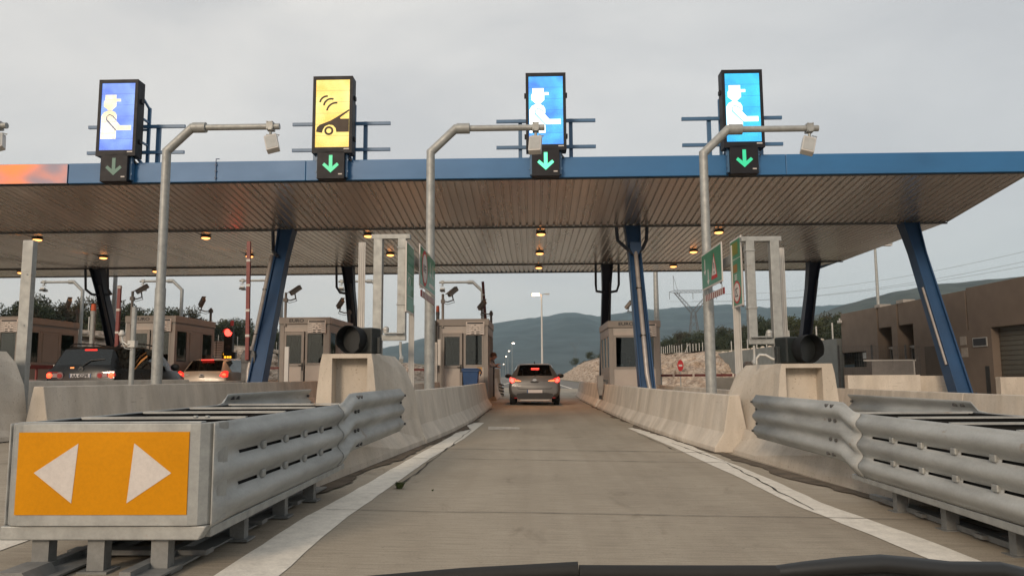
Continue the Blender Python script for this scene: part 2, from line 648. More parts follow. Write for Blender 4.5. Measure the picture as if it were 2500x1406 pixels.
def pavement():
    m = bpy.data.materials.new("brushed_concrete_paving")
    m.use_nodes = True
    n, l = m.node_tree.nodes, m.node_tree.links
    b = n["Principled BSDF"]
    t = n.new("ShaderNodeTexCoord")

    def tex(scale, sc, det=8, dist=0.0):
        mpn = n.new("ShaderNodeMapping")
        mpn.inputs['Scale'].default_value = sc
        l.new(t.outputs['Object'], mpn.inputs[0])
        a = n.new("ShaderNodeTexNoise")
        a.inputs['Scale'].default_value = scale
        a.inputs['Detail'].default_value = det
        a.inputs['Roughness'].default_value = 0.62
        a.inputs['Distortion'].default_value = dist
        l.new(mpn.outputs[0], a.inputs['Vector'])
        return a.outputs[0]

    def ramp(src, *stops):
        rp = n.new("ShaderNodeValToRGB")
        e = rp.color_ramp.elements
        e[0].position, e[0].color = stops[0][0], stops[0][1] + (1,)
        e[1].position, e[1].color = stops[-1][0], stops[-1][1] + (1,)
        for p, c in stops[1:-1]:
            e.new(p).color = c + (1,)
        l.new(src, rp.inputs[0])
        return rp.outputs[0]

    def mix(fac, a, bb, mode='MIX'):
        x = n.new("ShaderNodeMix")
        x.data_type = 'RGBA'
        x.blend_type = mode
        for s, v in ((0, fac), (6, a), (7, bb)):
            if isinstance(v, (int, float)):
                x.inputs[s].default_value = v
            else:
                l.new(v, x.inputs[s])
        return x.outputs[2]
    big = ramp(tex(0.55, (1, 0.55, 1), 6, 0.4), (0.3, (0.288, 0.243, 0.184)), (0.5, (0.350, 0.300, 0.230)), (0.72, (0.400, 0.346, 0.271)))
    brush = ramp(tex(9.0, (0.35, 5.5, 1), 5), (0.3, (0.74, 0.73, 0.72)), (0.62, (1, 1, 1)))
    spots = ramp(tex(26.0, (1, 1, 1), 3), (0.28, (0.55, 0.53, 0.5)), (0.36, (1, 1, 1)))
    tracks = ramp(tex(1.5, (1.4, 0.05, 1), 3), (0.40, (0.80, 0.78, 0.76)), (0.56, (1, 1, 1)))
    oil = ramp(tex(2.3, (1, 0.5, 1), 7, 0.8), (0.27, (0.42, 0.38, 0.34)), (0.38, (1, 1, 1)))
    grit = ramp(tex(120.0, (1, 1, 1), 2), (0.35, (0.80, 0.79, 0.78)), (0.5, (1, 1, 1)), (0.75, (1.0, 1.0, 1.0)))
    c = mix(1.0, big, brush, 'MULTIPLY')
    c = mix(0.5, c, oil, 'MULTIPLY')
    c = mix(1.0, c, grit, 'MULTIPLY')
    c = mix(0.55, c, spots, 'MULTIPLY')
    c = mix(0.45, c, tracks, 'MULTIPLY')
    l.new(c, b.inputs['Base Color'])
    b.inputs['Roughness'].default_value = 0.82
    bp = n.new("ShaderNodeBump")
    bp.inputs['Strength'].default_value = 0.25
    bp.inputs['Distance'].default_value = 0.01
    l.new(tex(14.0, (0.3, 7, 1), 6), bp.inputs['Height'])
    l.new(bp.outputs[0], b.inputs['Normal'])
    return m


M['paving'] = pavement()


def sheet(xs, ys, fz, dz=0.0):
    mb = MB()
    vs = [(x, y, fz(x, y) + dz) for y in ys for x in xs]
    nx = len(xs)
    fs = [(j * nx + i, j * nx + i + 1, (j + 1) * nx + i + 1, (j + 1) * nx + i) for j in range(len(ys) - 1) for i in range(nx - 1)]
    return mb.add(vs, fs)


flat = lambda x, y: gz(x)
struct('ground', sheet([-2600, -34, -20, -10, 0, 10, 20, 2600], [-70, 0, 60, 3500], flat, -0.03), M['soil'])
struct('plaza_pavement', sheet([-33.9, -20, -10, 0, 10, 15.5], [-9, 10, 40, 66], flat), M['paving'])
struct('highway', sheet([-13, -6, 0, 8.6], [66.02, 150, 400, 900], flat, 0.0), M['asphalt'])
struct('green_verge', sheet([8.62, 11.5], [66, 160, 400], flat, 0.02), M['verge'])


M['worn_white'] = mat("worn_road_paint", (0.46, 0.42, 0.36), 0.85, var=0.3, scale=14)


def strip(px, dz=0.004):
    """painted strip from pairs of photo points, laid on the pavement"""
    mb = MB()
    pts = [(gp(*a), gp(*b)) for a, b in px]
    fine = []
    for k in range(len(pts) - 1):
        for t in range(8):
            u = t / 8
            fine.append((pts[k][0].lerp(pts[k + 1][0], u), pts[k][1].lerp(pts[k + 1][1], u)))
    fine.append(pts[-1])
    vs, fs = [], []
    for i, (a, b) in enumerate(fine):
        ax = a.x + mnoise.noise(V(a.x, a.y * 3.0, 1)) * 0.012
        bx = b.x + mnoise.noise(V(b.x, b.y * 3.0, 5)) * 0.012
        vs += [(ax, a.y, gz(ax) + dz), (bx, b.y, gz(bx) + dz)]
        if i:
            fs.append((2 * i - 2, 2 * i - 1, 2 * i + 1, 2 * i))
    return mb.add(vs, fs)


struct('lane_marking', strip([((1150, 1032), (1182, 1032)), ((1093, 1070), (1134, 1070)), ((1000, 1120), (1050, 1120)), ((893, 1182), (963, 1182)),
                              ((722, 1276), (830, 1276)), ((527, 1404), (683, 1404)), ((250, 1600), (430, 1600))]), M['road_white'])
struct('lane_marking', strip([((1532, 1045), (1564, 1045)), ((1640, 1090), (1690, 1090)), ((1712, 1124), (1768, 1124)), ((1818, 1172), (1886, 1172)), ((1928, 1228), (2006, 1228)),
                              ((2110, 1300), (2210, 1300)), ((2310, 1382), (2428, 1382)), ((2640, 1530), (2800, 1530))]), M['road_white'])
struct('lane_marking', strip([((-330, 1385), (-390, 1362)), ((0, 1345), (0, 1316)), ((110, 1306), (110, 1288))]), M['road_white'])
mk = MB()
mk.add([(x, y, gz(x) + 0.004) for x, y in ((-13, 52), (8.6, 52), (8.6, 52.35), (-13, 52.35))], [(0, 1, 2, 3)])
for x in (3.2, -3.5, -8.4):
    mk.add([(x + a, y, gz(x) + 0.004) for a, y in ((0, 66.1), (0.2, 66.1), (0.2, 500), (0, 500))], [(0, 1, 2, 3)])
struct('lane_marking', mk, M['road_white'])
struct('lane_marking', strip([((1192, 1050), (1192, 1041)), ((1225, 1049), (1225, 1042)), ((1268, 1048), (1268, 1043))], 0.005), M['worn_white'])

# joints between the slabs: thin dark, slightly wandering strips
M['joint'] = mat("joint_seal", (0.045, 0.038, 0.03), 0.9, var=0.3, scale=8, world_space=True)
jt = MB()
for y0, w, x0, x1 in ((5.75, 0.014, -1.5, 3.1), (9.35, 0.022, -1.6, 2.5), (10.6, 0.03, -1.6, 2.4), (14.6, 0.018, -1.2, 2.05), (19.0, 0.02, -1.2, 2.0), (23.5, 0.02, -1.2, 2.0)):
    n = 40
    vs, fs = [], []
    for i in range(n + 1):
        x = x0 + (x1 - x0) * i / n
        y = y0 + mnoise.noise(V(x * 1.3, y0, 0)) * 0.05
        ww = w * (0.4 + 1.2 * abs(mnoise.noise(V(x * 4, y0 * 3, 4))))
        vs += [(x, y - ww / 2, gz(x) + 0.006), (x, y + ww / 2, gz(x) + 0.006)]
        if i:
            fs.append((2 * i - 2, 2 * i, 2 * i + 1, 2 * i - 1))
    jt.add(vs, fs)
# the broken seam inside the right-hand line and along the left one
for px in (((1775, 1131), (1985, 1246)), ((1640, 1082), (1772, 1128)), ((1650, 1100), (1560, 1060)), ((1150, 1050), (985, 1180))):
    a, b = gp(*px[0]), gp(*px[1])
    n = 30
    vs, fs = [], []
    for i in range(n + 1):
        p = a.lerp(b, i / n)
        x = p.x + mnoise.noise(V(p.y * 2.2, p.x, 2)) * 0.035
        ww = 0.02 * (0.3 + 1.5 * abs(mnoise.noise(V(p.y * 3, 1, 7))))
        vs += [(x - ww / 2, p.y, gz(x) + 0.009), (x + ww / 2, p.y, gz(x) + 0.009)]
        if i:
            fs.append((2 * i - 2, 2 * i - 1, 2 * i + 1, 2 * i))
    jt.add(vs, fs)
struct('pavement_joint', jt, M['joint'])

# dirt washed up along the foot of the barriers and under the guard rails
M['dirt'] = mat("washed_dirt", (0.105, 0.078, 0.052), 0.95, var=0.35, scale=5, bump=0.5, bscale=20, world_space=True)
dm = MB()
for side, path in ((1, [(-1.83, 6.3), (-1.62, 9.0), (-1.48, 11.3), (-1.3, 15), (-1.28, 24)]), (-1, [(2.95, 5.3), (2.66, 8.0), (2.44, 10.6), (2.12, 15), (2.05, 25), (2.08, 34)])):
    vs, fs, c = [], [], 0
    for k in range(len(path) - 1):
        for t in range(26):
            u = t / 26
            x = path[k][0] + (path[k + 1][0] - path[k][0]) * u
            y = path[k][1] + (path[k + 1][1] - path[k][1]) * u
            w = max(0.0, 0.07 + 0.16 * mnoise.noise(V(y * 0.8, side, 3)) + 0.08 * mnoise.noise(V(y * 4, side, 9)))
            vs += [(x - side * 0.1, y, gz(x) + 0.0105), (x + side * w, y, gz(x) + 0.0105)]
            if c:
                fs.append((2 * c - 2, 2 * c - 1, 2 * c + 1, 2 * c))
            c += 1
    dm.add(vs, fs)
struct('dirt', dm, M['dirt'])


# ------------------------------------------------------------------ rock cuttings beside the road
def cutting(name, label_path, seed, rows=28, amp=0.55):
    """label_path: list of (base x, base y, top x, top y, top z) along the cutting"""
    mb = MB()
    vs, fs = [], []
    for xb, yb, xt, yt, zt in label_path:
        out = V(xb - xt, yb - yt, 0).normalized()
        for r in range(rows + 1):
            t = r / rows
            x, y = xb + (xt - xb) * t, yb + (yt - yb) * t
            z = gz(xb) - 0.1 + (zt + 0.1) * (t ** 0.85)
            w = math.sin(math.pi * min(1, t * 1.02)) ** 0.5 if t > 0 else 0.15
            d = mnoise.fractal(V(x * 0.45 + seed, y * 0.28, z * 0.8), 0.9, 2.1, 5) * amp + mnoise.voronoi(V(x * 0.3 + y * 0.5, z * 1.1, seed))[0][0] * amp * 0.8 + mnoise.noise(V(x * 1.3, y * 1.6, z * 3.2)) * 0.22 - abs(mnoise.noise(V(x * 0.9 + 7, y * 0.9, z * 2.4))) * 0.35
            vs.append(V(x, y, z) + out * d * w + V(0, d * 0.2, d * 0.45 * w))
    n = rows + 1
    for j in range(len(label_path) - 1):
        for i in range(rows):
            fs.append((j * n + i, j * n + i + 1, (j + 1) * n + i + 1, (j + 1) * n + i))
    mb.add(vs, fs)
    return struct(name, mb, M['rock'])


zr = lambda y: 3.1 + min(1.0, max(0, (y - 60) / 120)) * 2.2 - max(0, (y - 230) / 150) * 4.5
zl = lambda y: 4.0 + 0.5 * mnoise.noise(V(y * 0.05, 3, 3))
cp = []
corner = [(17.0, 60.5, 17.4, 68.0), (14.0, 59.6, 16.4, 68.0), (12.0, 59.8, 15.8, 68.4), (10.6, 61.0, 15.4, 69.0), (9.8, 63.5, 15.2, 70.0), (9.6, 67.0, 15.0, 72.0)]
for k in range(len(corner) - 1):
    for t in range(14):
        q = [corner[k][i] + (corner[k + 1][i] - corner[k][i]) * t / 14 for i in range(4)]
        cp.append((q[0], q[1], q[2], q[3], zr(q[3])))
y = 67.0
while y < 380:
    cp.append((9.6, y, 15.0, y + 5.0, zr(y + 5)))
    y += 0.3 * (1 + (y - 67) / 50.0)
cutting('rocky_cutting', cp, 3.0, amp=0.6)
cp, y = [], 36.0
while y < 380:
    cp.append((-25.5, y, -29.5, y, zl(y)))
    y += 0.4 * (1 + (y - 36) / 50.0)
cutting('rocky_cutting', cp, 11.0, amp=0.7)
bank = lambda x, y: zr(y) - 0.25 + min(1, (x - 15) / 30) * 1.6 + 0.35 * mnoise.noise(V(x * 0.2, y * 0.15, 1))
struct('grass_bank', sheet([14.6, 15.5, 17, 19, 22, 27, 36, 60, 120], [70 + i * 4 for i in range(76)], bank), M['grass'])
bankn = lambda x, y: 2.6 + max(0, x - 16.4) / 30 * 1.4 + 0.2 * mnoise.noise(V(x * 0.2, y * 0.2, 8))
struct('grass_bank', sheet([16.35, 18, 22, 30, 60, 120], [40 + i * 2 for i in range(17)], bankn), M['grass'])
bankl = lambda x, y: zl(y) - 0.25 + min(1, (-29 - x) / 14) * 2.0 + 0.4 * mnoise.noise(V(x * 0.15, y * 0.15, 5))
struct('grass_bank', sheet([-150, -90, -60, -50, -44, -39, -35, -32, -30, -29, -28.4], [30 + i * 5 for i in range(70)], bankl), M['grass'])


# ------------------------------------------------------------------ mountains
def ridge(name, prof, D, depth, m, step=9, rough=5.0, seed=0.0, rows=22):
    prof = sorted(prof)
    xs = []
    x = prof[0][0]
    while x <= prof[-1][0]:
        xs.append(x)
        x += step
    vs, fs = [], []
    for x in xs:
        for k in range(len(prof) - 1):
            if prof[k][0] <= x <= prof[k + 1][0]:
                u = (x - prof[k][0]) / (prof[k + 1][0] - prof[k][0])
                y = prof[k][1] + (prof[k + 1][1] - prof[k][1]) * u
                break
        c = at(x, y, D)
        back = V(c.x, D + depth * 0.25, -5)
        vs.append(back)
        for r in range(rows + 1):
            t = r / rows
            yy = D - depth * t
            z = c.z * (1 - t) ** 1.25
            d = mnoise.fractal(V(c.x * 0.004 + seed, yy * 0.006, seed), 0.8, 2.2, 6)
            e = mnoise.noise(V(c.x * 0.05, yy * 0.05, seed))
            vs.append(V(c.x, yy, z + (d * rough * 4 * min(1, t * 4) * (1 - t) + e * rough * 0.35)))
    n = rows + 2
    for j in range(len(xs) - 1):
        for i in range(n - 1):
            fs.append((j * n + i, (j + 1) * n + i, (j + 1) * n + i + 1, j * n + i + 1))
    mb = MB()
    mb.add(vs, fs)
    return struct(name, mb, m, smooth=60)


ridge('mountain', [(820, 905), (900, 880), (945, 862), (990, 839), (1036, 825), (1120, 806), (1211, 788), (1273, 779), (1348, 770), (1366, 764), (1408, 763), (1438, 769), (1464, 772), (1490, 768),
                   (1570, 755), (1609, 755), (1657, 750), (1729, 745), (1779, 743), (1830, 747), (1869, 751), (1917, 749), (1961, 749), (2047, 744), (2150, 741), (2300, 745), (2500, 750)],
      2500, 1500, M['mountain'], rough=7)
ridge('hill', [(1900, 800), (1950, 783), (1998, 767), (2057, 745), (2113, 730), (2160, 719), (2194, 710), (2237, 703), (2276, 694), (2325, 691), (2360, 688), (2400, 683), (2450, 680), (2560, 668), (2700, 650), (2900, 640)],
      900, 560, M['hill'], rough=3.0, seed=5.0)


# ------------------------------------------------------------------ trees
def leafmat(name, rgb):
    m = mat(name, rgb, 0.75, var=0.45, scale=0.9)
    return m


LEAF = [leafmat("foliage_dark", (0.030, 0.042, 0.018)), leafmat("foliage_olive", (0.050, 0.060, 0.024)), leafmat("foliage_brown_green", (0.058, 0.052, 0.027))]


def make_tree(h, rx, seed, lm, leaves=900, low=0.15):
    rnd = random.Random(seed)
    t = thing('tree', None, 'tree')
    tr = MB()
    top = V(rnd.uniform(-0.3, 0.3), rnd.uniform(-0.3, 0.3), h * 0.75)
    tr.tube([V(0, 0, -0.6), V(0.05, 0, h * 0.3), top * 0.75, top], [h * 0.035, h * 0.026, h * 0.016, h * 0.005], 7)
    clumps = []
    for k in range(15):
        a = rnd.uniform(0, 6.283)
        z = h * rnd.uniform(low + 0.1, 0.93)
        rr = rx * (1.0 - 0.55 * abs(z / h - 0.5) * 1.6) * rnd.uniform(0.25, 0.9)
        c = V(math.cos(a) * rr, math.sin(a) * rr, z)
        clumps.append((c, rx * rnd.uniform(0.28, 0.5)))
        s = V(0.02, 0, max(h * 0.12, z * 0.55))
        tr.tube([s, s.lerp(c, 0.5) + V(0, 0, 0.1), c], [h * 0.011, h * 0.007, h * 0.003], 5)
    tr.build('trunk', M['trunk'], t)
    lf = MB()
    for i in range(leaves):
        c, r = rnd.choice(clumps)
        d = V(rnd.gauss(0, 1), rnd.gauss(0, 1), rnd.gauss(0, 0.8)).normalized() * r * (rnd.random() ** 0.45)
        p = c + d
        s = rnd.uniform(0.07, 0.14)
        u = V(rnd.gauss(0, 1), rnd.gauss(0, 1), rnd.gauss(0, 1)).normalized()
        w = u.orthogonal().normalized()
        x = u.cross(w)
        lf.add([p - w * s, p + x * s * 0.6, p + w * s, p - x * s * 0.6 + u * s * 0.3], [(0, 1, 2, 3)])
    lf.build('crown', lm, t, fix=False)
    return t


protos = [make_tree(3.6, 2.2, 1, LEAF[0], 3200, 0.0), make_tree(3.1, 2.4, 2, LEAF[1], 3200, 0.0), make_tree(3.9, 2.0, 3, LEAF[2], 2800, 0.05), make_tree(2.7, 2.4, 4, LEAF[0], 3000, 0.0), make_tree(1.9, 1.8, 5, LEAF[1], 1800, 0.0)]
KIND = ['tall dark tree', 'broad olive-green tree', 'tall brownish-green tree', 'low dense dark tree', 'low olive-green shrub']
spots = []
rt = random.Random(21)
# left of the plaza, above the grass bank
for i in range(84):
    y = 46 + i * 1.25 + rt.uniform(-2, 2)
    x = -41 - (i % 3) * 5.5 + rt.uniform(-2.2, 2.2) - max(0, 62 - y) * 0.2
    spots.append((x, y, bankl(x, y) - 0.1, rt.choice([0, 0, 1, 2, 2, 3, 3]), rt.uniform(0.75, 1.15) * (0.74 if y < 74 else 0.95), 'L'))
# right, above the cutting and behind the grey wall
for i in range(84):
    y = 46 + i * 1.75 + rt.uniform(-3, 3)
    x = 24 + (i % 4) * 5.0 + rt.uniform(-2, 2)
    if x / y > 0.43:
        continue
    z = bank(x, y) if y > 71 else bankn(x, y)
    spots.append((x, y, z - 0.1, rt.choice([0, 0, 1, 2, 3, 3]), rt.uniform(0.75, 1.1), 'R'))
for i in range(9):                                            # far off, on top of the cutting
    y = 185 + i * 17
    spots.append((17.5 + rt.uniform(0, 5), y, zr(y) + 0.1, rt.choice([3, 4]), rt.uniform(0.6, 1.0), 'F'))
for i, (px, py, Y, k, s) in enumerate(((1405, 880, 250, 4, 0.9), (1440, 872, 200, 4, 0.8))):
    p = at(px, py, Y)
    spots.append((p.x, p.y, zr(p.y), k, s, 'F'))
used = set()
WHERE = {'L': 'in the wood above the left rock cutting, behind the toll booths', 'R': 'in the wood above the right cutting and the grey wall',
         'F': 'on the far end of the right rock cutting'}
GRP = {'L': 'trees on the left bank', 'R': 'trees on the right bank', 'F': 'shrubs on the far cutting'}
for (x, y, z, k, s, w) in spots:
    lab = KIND[k] + ' ' + WHERE[w]
    if k in used:
        o = dup(protos[k], (x, y, z), rt.uniform(0, 6.28))
    else:
        o = protos[k]
        o.location = (x, y, z)
        used.add(k)
    o.scale = (s * rt.uniform(0.9, 1.15), s * rt.uniform(0.9, 1.15), s)
    tag(o, lab, 'shrub' if k == 4 else 'tree', '%s, %s' % (GRP[w], KIND[k]))
for k in range(len(protos)):
    if k not in used:
        protos[k].location = (20, 150, zr(150))
        tag(protos[k], KIND[k] + ' ' + WHERE['R'], 'tree', '%s, %s' % (GRP['R'], KIND[k]))


# ------------------------------------------------------------------ wire fences along the cuttings
def fence(name, label, pts, hgt, lean=()):
    o = V(*pts[0])
    t = thing(name, label, 'fence', o)
    post = MB()
    post.box((0, 0, hgt / 2), (0.065, 0.065, hgt + 0.1))
    p0 = post.build('post', M['white_steel'], t, loc=(0, 0, 0))
    wires = MB()
    for i, p in enumerate(pts):
        if i:
            c = p0.copy()
            COL.objects.link(c)
            c.parent = t
            c.location = V(*p) - o
            if i in lean:
                c.rotation_euler = (0, 0.4, 0)
            for z in (0.35, 0.65, 0.97):
                wires.bar(V(*pts[i - 1]) - o + V(0, 0, hgt * z), V(*p) - o + V(0, 0, hgt * z), 0.012)
    wires.build('wire', M['wire'], t)
    return t


fence('wire_fence', 'wire fence with white posts along the top of the right rock cutting', [(16.4, 71 + i * 1.5, bank(16.4, 71 + i * 1.5) - 0.1) for i in range(60)], 1.1, (9,))
fence('wire_fence', 'wire fence with white posts behind the grey retaining wall', [(17.0, 44.5 + i * 2.5, bankn(17.0, 44.5 + i * 2.5) - 0.1) for i in range(10)], 1.3)
fence('wire_fence', 'wire fence with pale posts on the grass bank behind the left booths', [(-37.0, 64 + i * 3.0, bankl(-37.0, 64 + i * 3.0) - 0.1) for i in range(26)], 1.3, (4,))
protos[4].name = 'shrub'
# ================================================================== the toll canopy
Y_F, Y_R1, Y_R2, Y_B = 19.8, 24.2, 32.4, 36.6       # fascia, first and second ridge, back edge
Z_F, Z_FT, Z_R, Z_B = 6.11, 6.65, 5.645, 5.85
X_L, X_R = -36.0, 12.95


def soffit_mat():
    m = mat("ribbed_soffit", (0.86, 0.84, 0.81), 0.26, metal=0.8, var=0.07, scale=0.5, rvar=0.1, streak=(3.5, 0.25, 1), world_space=True)
    return m


M['soffit'] = soffit_mat()
canopy = thing('toll_canopy', 'long flat canopy with blue fascia and ribbed metal soffit spanning the toll lanes', 'canopy', (0, Y_F, 0))


def ribbed(y0, z0, y1, z1):
    """trapezoid ribs running along the lanes"""
    mb = MB((0, Y_F, 0))
    xs, zs = [], []
    x, pitch, dep = X_L, 0.21, 0.05
    while x < X_R - 0.01:
        for a, d in ((0, 0), (0.138, 0), (0.152, dep), (0.196, dep)):
            if x + a < X_R:
                xs.append(x + a)
                zs.append(d)
        x += pitch
    xs.append(X_R)
    zs.append(0)
    vs, n = [], len(xs)
    for y, z in ((y0, z0), (y1, z1)):
        vs += [(xx, y, z + d) for xx, d in zip(xs, zs)]
    return mb.add(vs, [(i, i + 1, n + i + 1, n + i) for i in range(n - 1)])


ribbed(Y_F + 0.14, Z_F + 0.02, Y_R1 - 0.04, Z_R + 0.02).build('front_soffit', M['soffit'], canopy)
ribbed(Y_R1 + 0.04, Z_R + 0.02, Y_R2 - 0.04, Z_R + 0.02).build('middle_soffit', M['soffit'], canopy)
ribbed(Y_R2 + 0.04, Z_R + 0.02, Y_B - 0.1, Z_B + 0.02).build('rear_soffit', M['soffit'], canopy)
fx0 = at(165, 420, Y_F).x
f = MB((0, Y_F, 0))
joints = [fx0 + 0.02, -5.9, 0.3, 6.6, X_R]
for a, b in zip(joints[:-1], joints[1:]):
    f.b2((a + 0.004, Y_F, Z_F), (b - 0.004, Y_F + 0.12, Z_FT))
f.build('fascia', M['fascia'], canopy, bevel=0.012)
f = MB((0, Y_F, 0))
f.b2((X_L, Y_F, Z_F), (fx0, Y_F + 0.12, Z_FT))
f.build('end_fascia', M['mirror_panel'], canopy, bevel=0.012)["label"] = 'polished end length of the fascia reflecting the sunset'
f = MB((0, Y_F, 0))
f.b2((X_R - 0.06, Y_F + 0.13, Z_F + 0.02), (X_R, Y_R1, Z_FT))
f.b2((X_R - 0.06, Y_R1, Z_R + 0.05), (X_R, Y_R2, Z_FT))
f.b2((X_R - 0.06, Y_R2, Z_R + 0.05), (X_R, Y_B, Z_FT))
f.build('side_fascia', M['fascia'], canopy)
f = MB((0, Y_F, 0))
f.b2((X_L, Y_B - 0.1, Z_B), (X_R - 0.065, Y_B, Z_FT))
f.build('back_fascia', M['fascia'], canopy)
f = MB((0, Y_F, 0))
for y, z, s in ((Y_R1, Z_R, 0.07), (Y_R2, Z_R, 0.07), (Y_F + 0.13, Z_F, 0.02), (Y_B - 0.13, Z_B, 0.03)):
    f.box(((X_L + X_R) / 2, y, z), (X_R - X_L, s, 0.05))
f.build('edge_trim', M['dark_steel'], canopy)
f = MB((0, Y_F, 0))
f.b2((X_L, Y_F + 0.13, Z_FT - 0.08), (X_R - 0.07, Y_B - 0.11, Z_FT - 0.03))
f.build('roof_deck', M['galv'], canopy)
# the small wire mast on the fascia and little roof fittings
f = MB((0, Y_F, 0))
p = at(527, 440, Y_F)
f.tube([(p.x, Y_F - 0.03, Z_F + 0.03), (p.x, Y_F - 0.03, Z_FT + 0.06), (p.x + 0.03, Y_F + 0.1, Z_FT + 0.1)], 0.012, 6)
for z in (0.1, 0.28, 0.45):
    f.box((p.x, Y_F - 0.02, Z_F + z), (0.05, 0.05, 0.03))
f.build('earthing_rod', M['blue_dark'], canopy)
# lights under the soffit: lamps set flush on small square mounts
lamp_n = 0
LX = [-22.4, -16.4, -10.75, -5.35, 0.32, 6.1, 11.4]
for row, Y in enumerate((25.1, 29.1, 33.3)):
    for x in LX:
        if x > 9 or (x < -20 and row < 2):
            continue
        z = Z_R if Y < Y_R2 else Z_R + (Z_B - Z_R) * (Y - Y_R2) / (Y_B - Y_R2)
        col = {-22.4: 'at the left photo edge', -16.4: 'above the booth left of the black car', -10.75: 'above the lane of the two left cars', -5.35: 'above the lane left of the grey car',
               0.32: 'above the grey car', 6.1: 'above the rightmost lane'}[x]
        lab = 'orange canopy lamp, %s row, %s' % (('front', 'middle', 'back')[row], col)
        t = thing('canopy_lamp', lab, 'lamp', (x, Y, z), group='lamps under the canopy')
        h = MB()
        h.tube([(0, 0, 0.04), (0, 0, -0.01), (0, 0, -0.055)], [0.12, 0.17, 0.165], 16)
        h.build('housing', M['black'], t, smooth=40)
        h = MB()
        h.tube([(0, 0, -0.056), (0, 0, -0.085), (0, 0, -0.105)], [0.14, 0.125, 0.07], 16)
        h.build('lens', M['sodium'], t)
        ld = bpy.data.lights.new('lamp_light', 'SPOT')
        ld.energy = 120
        ld.color = (1.0, 0.43, 0.18)
        ld.spot_size = rad(125)
        ld.spot_blend = 0.6
        ld.shadow_soft_size = 0.14
        lo = bpy.data.objects.new('lamp_light', ld)
        COL.objects.link(lo)
        lo.parent = t
        lo.location = (0, 0, -0.13)


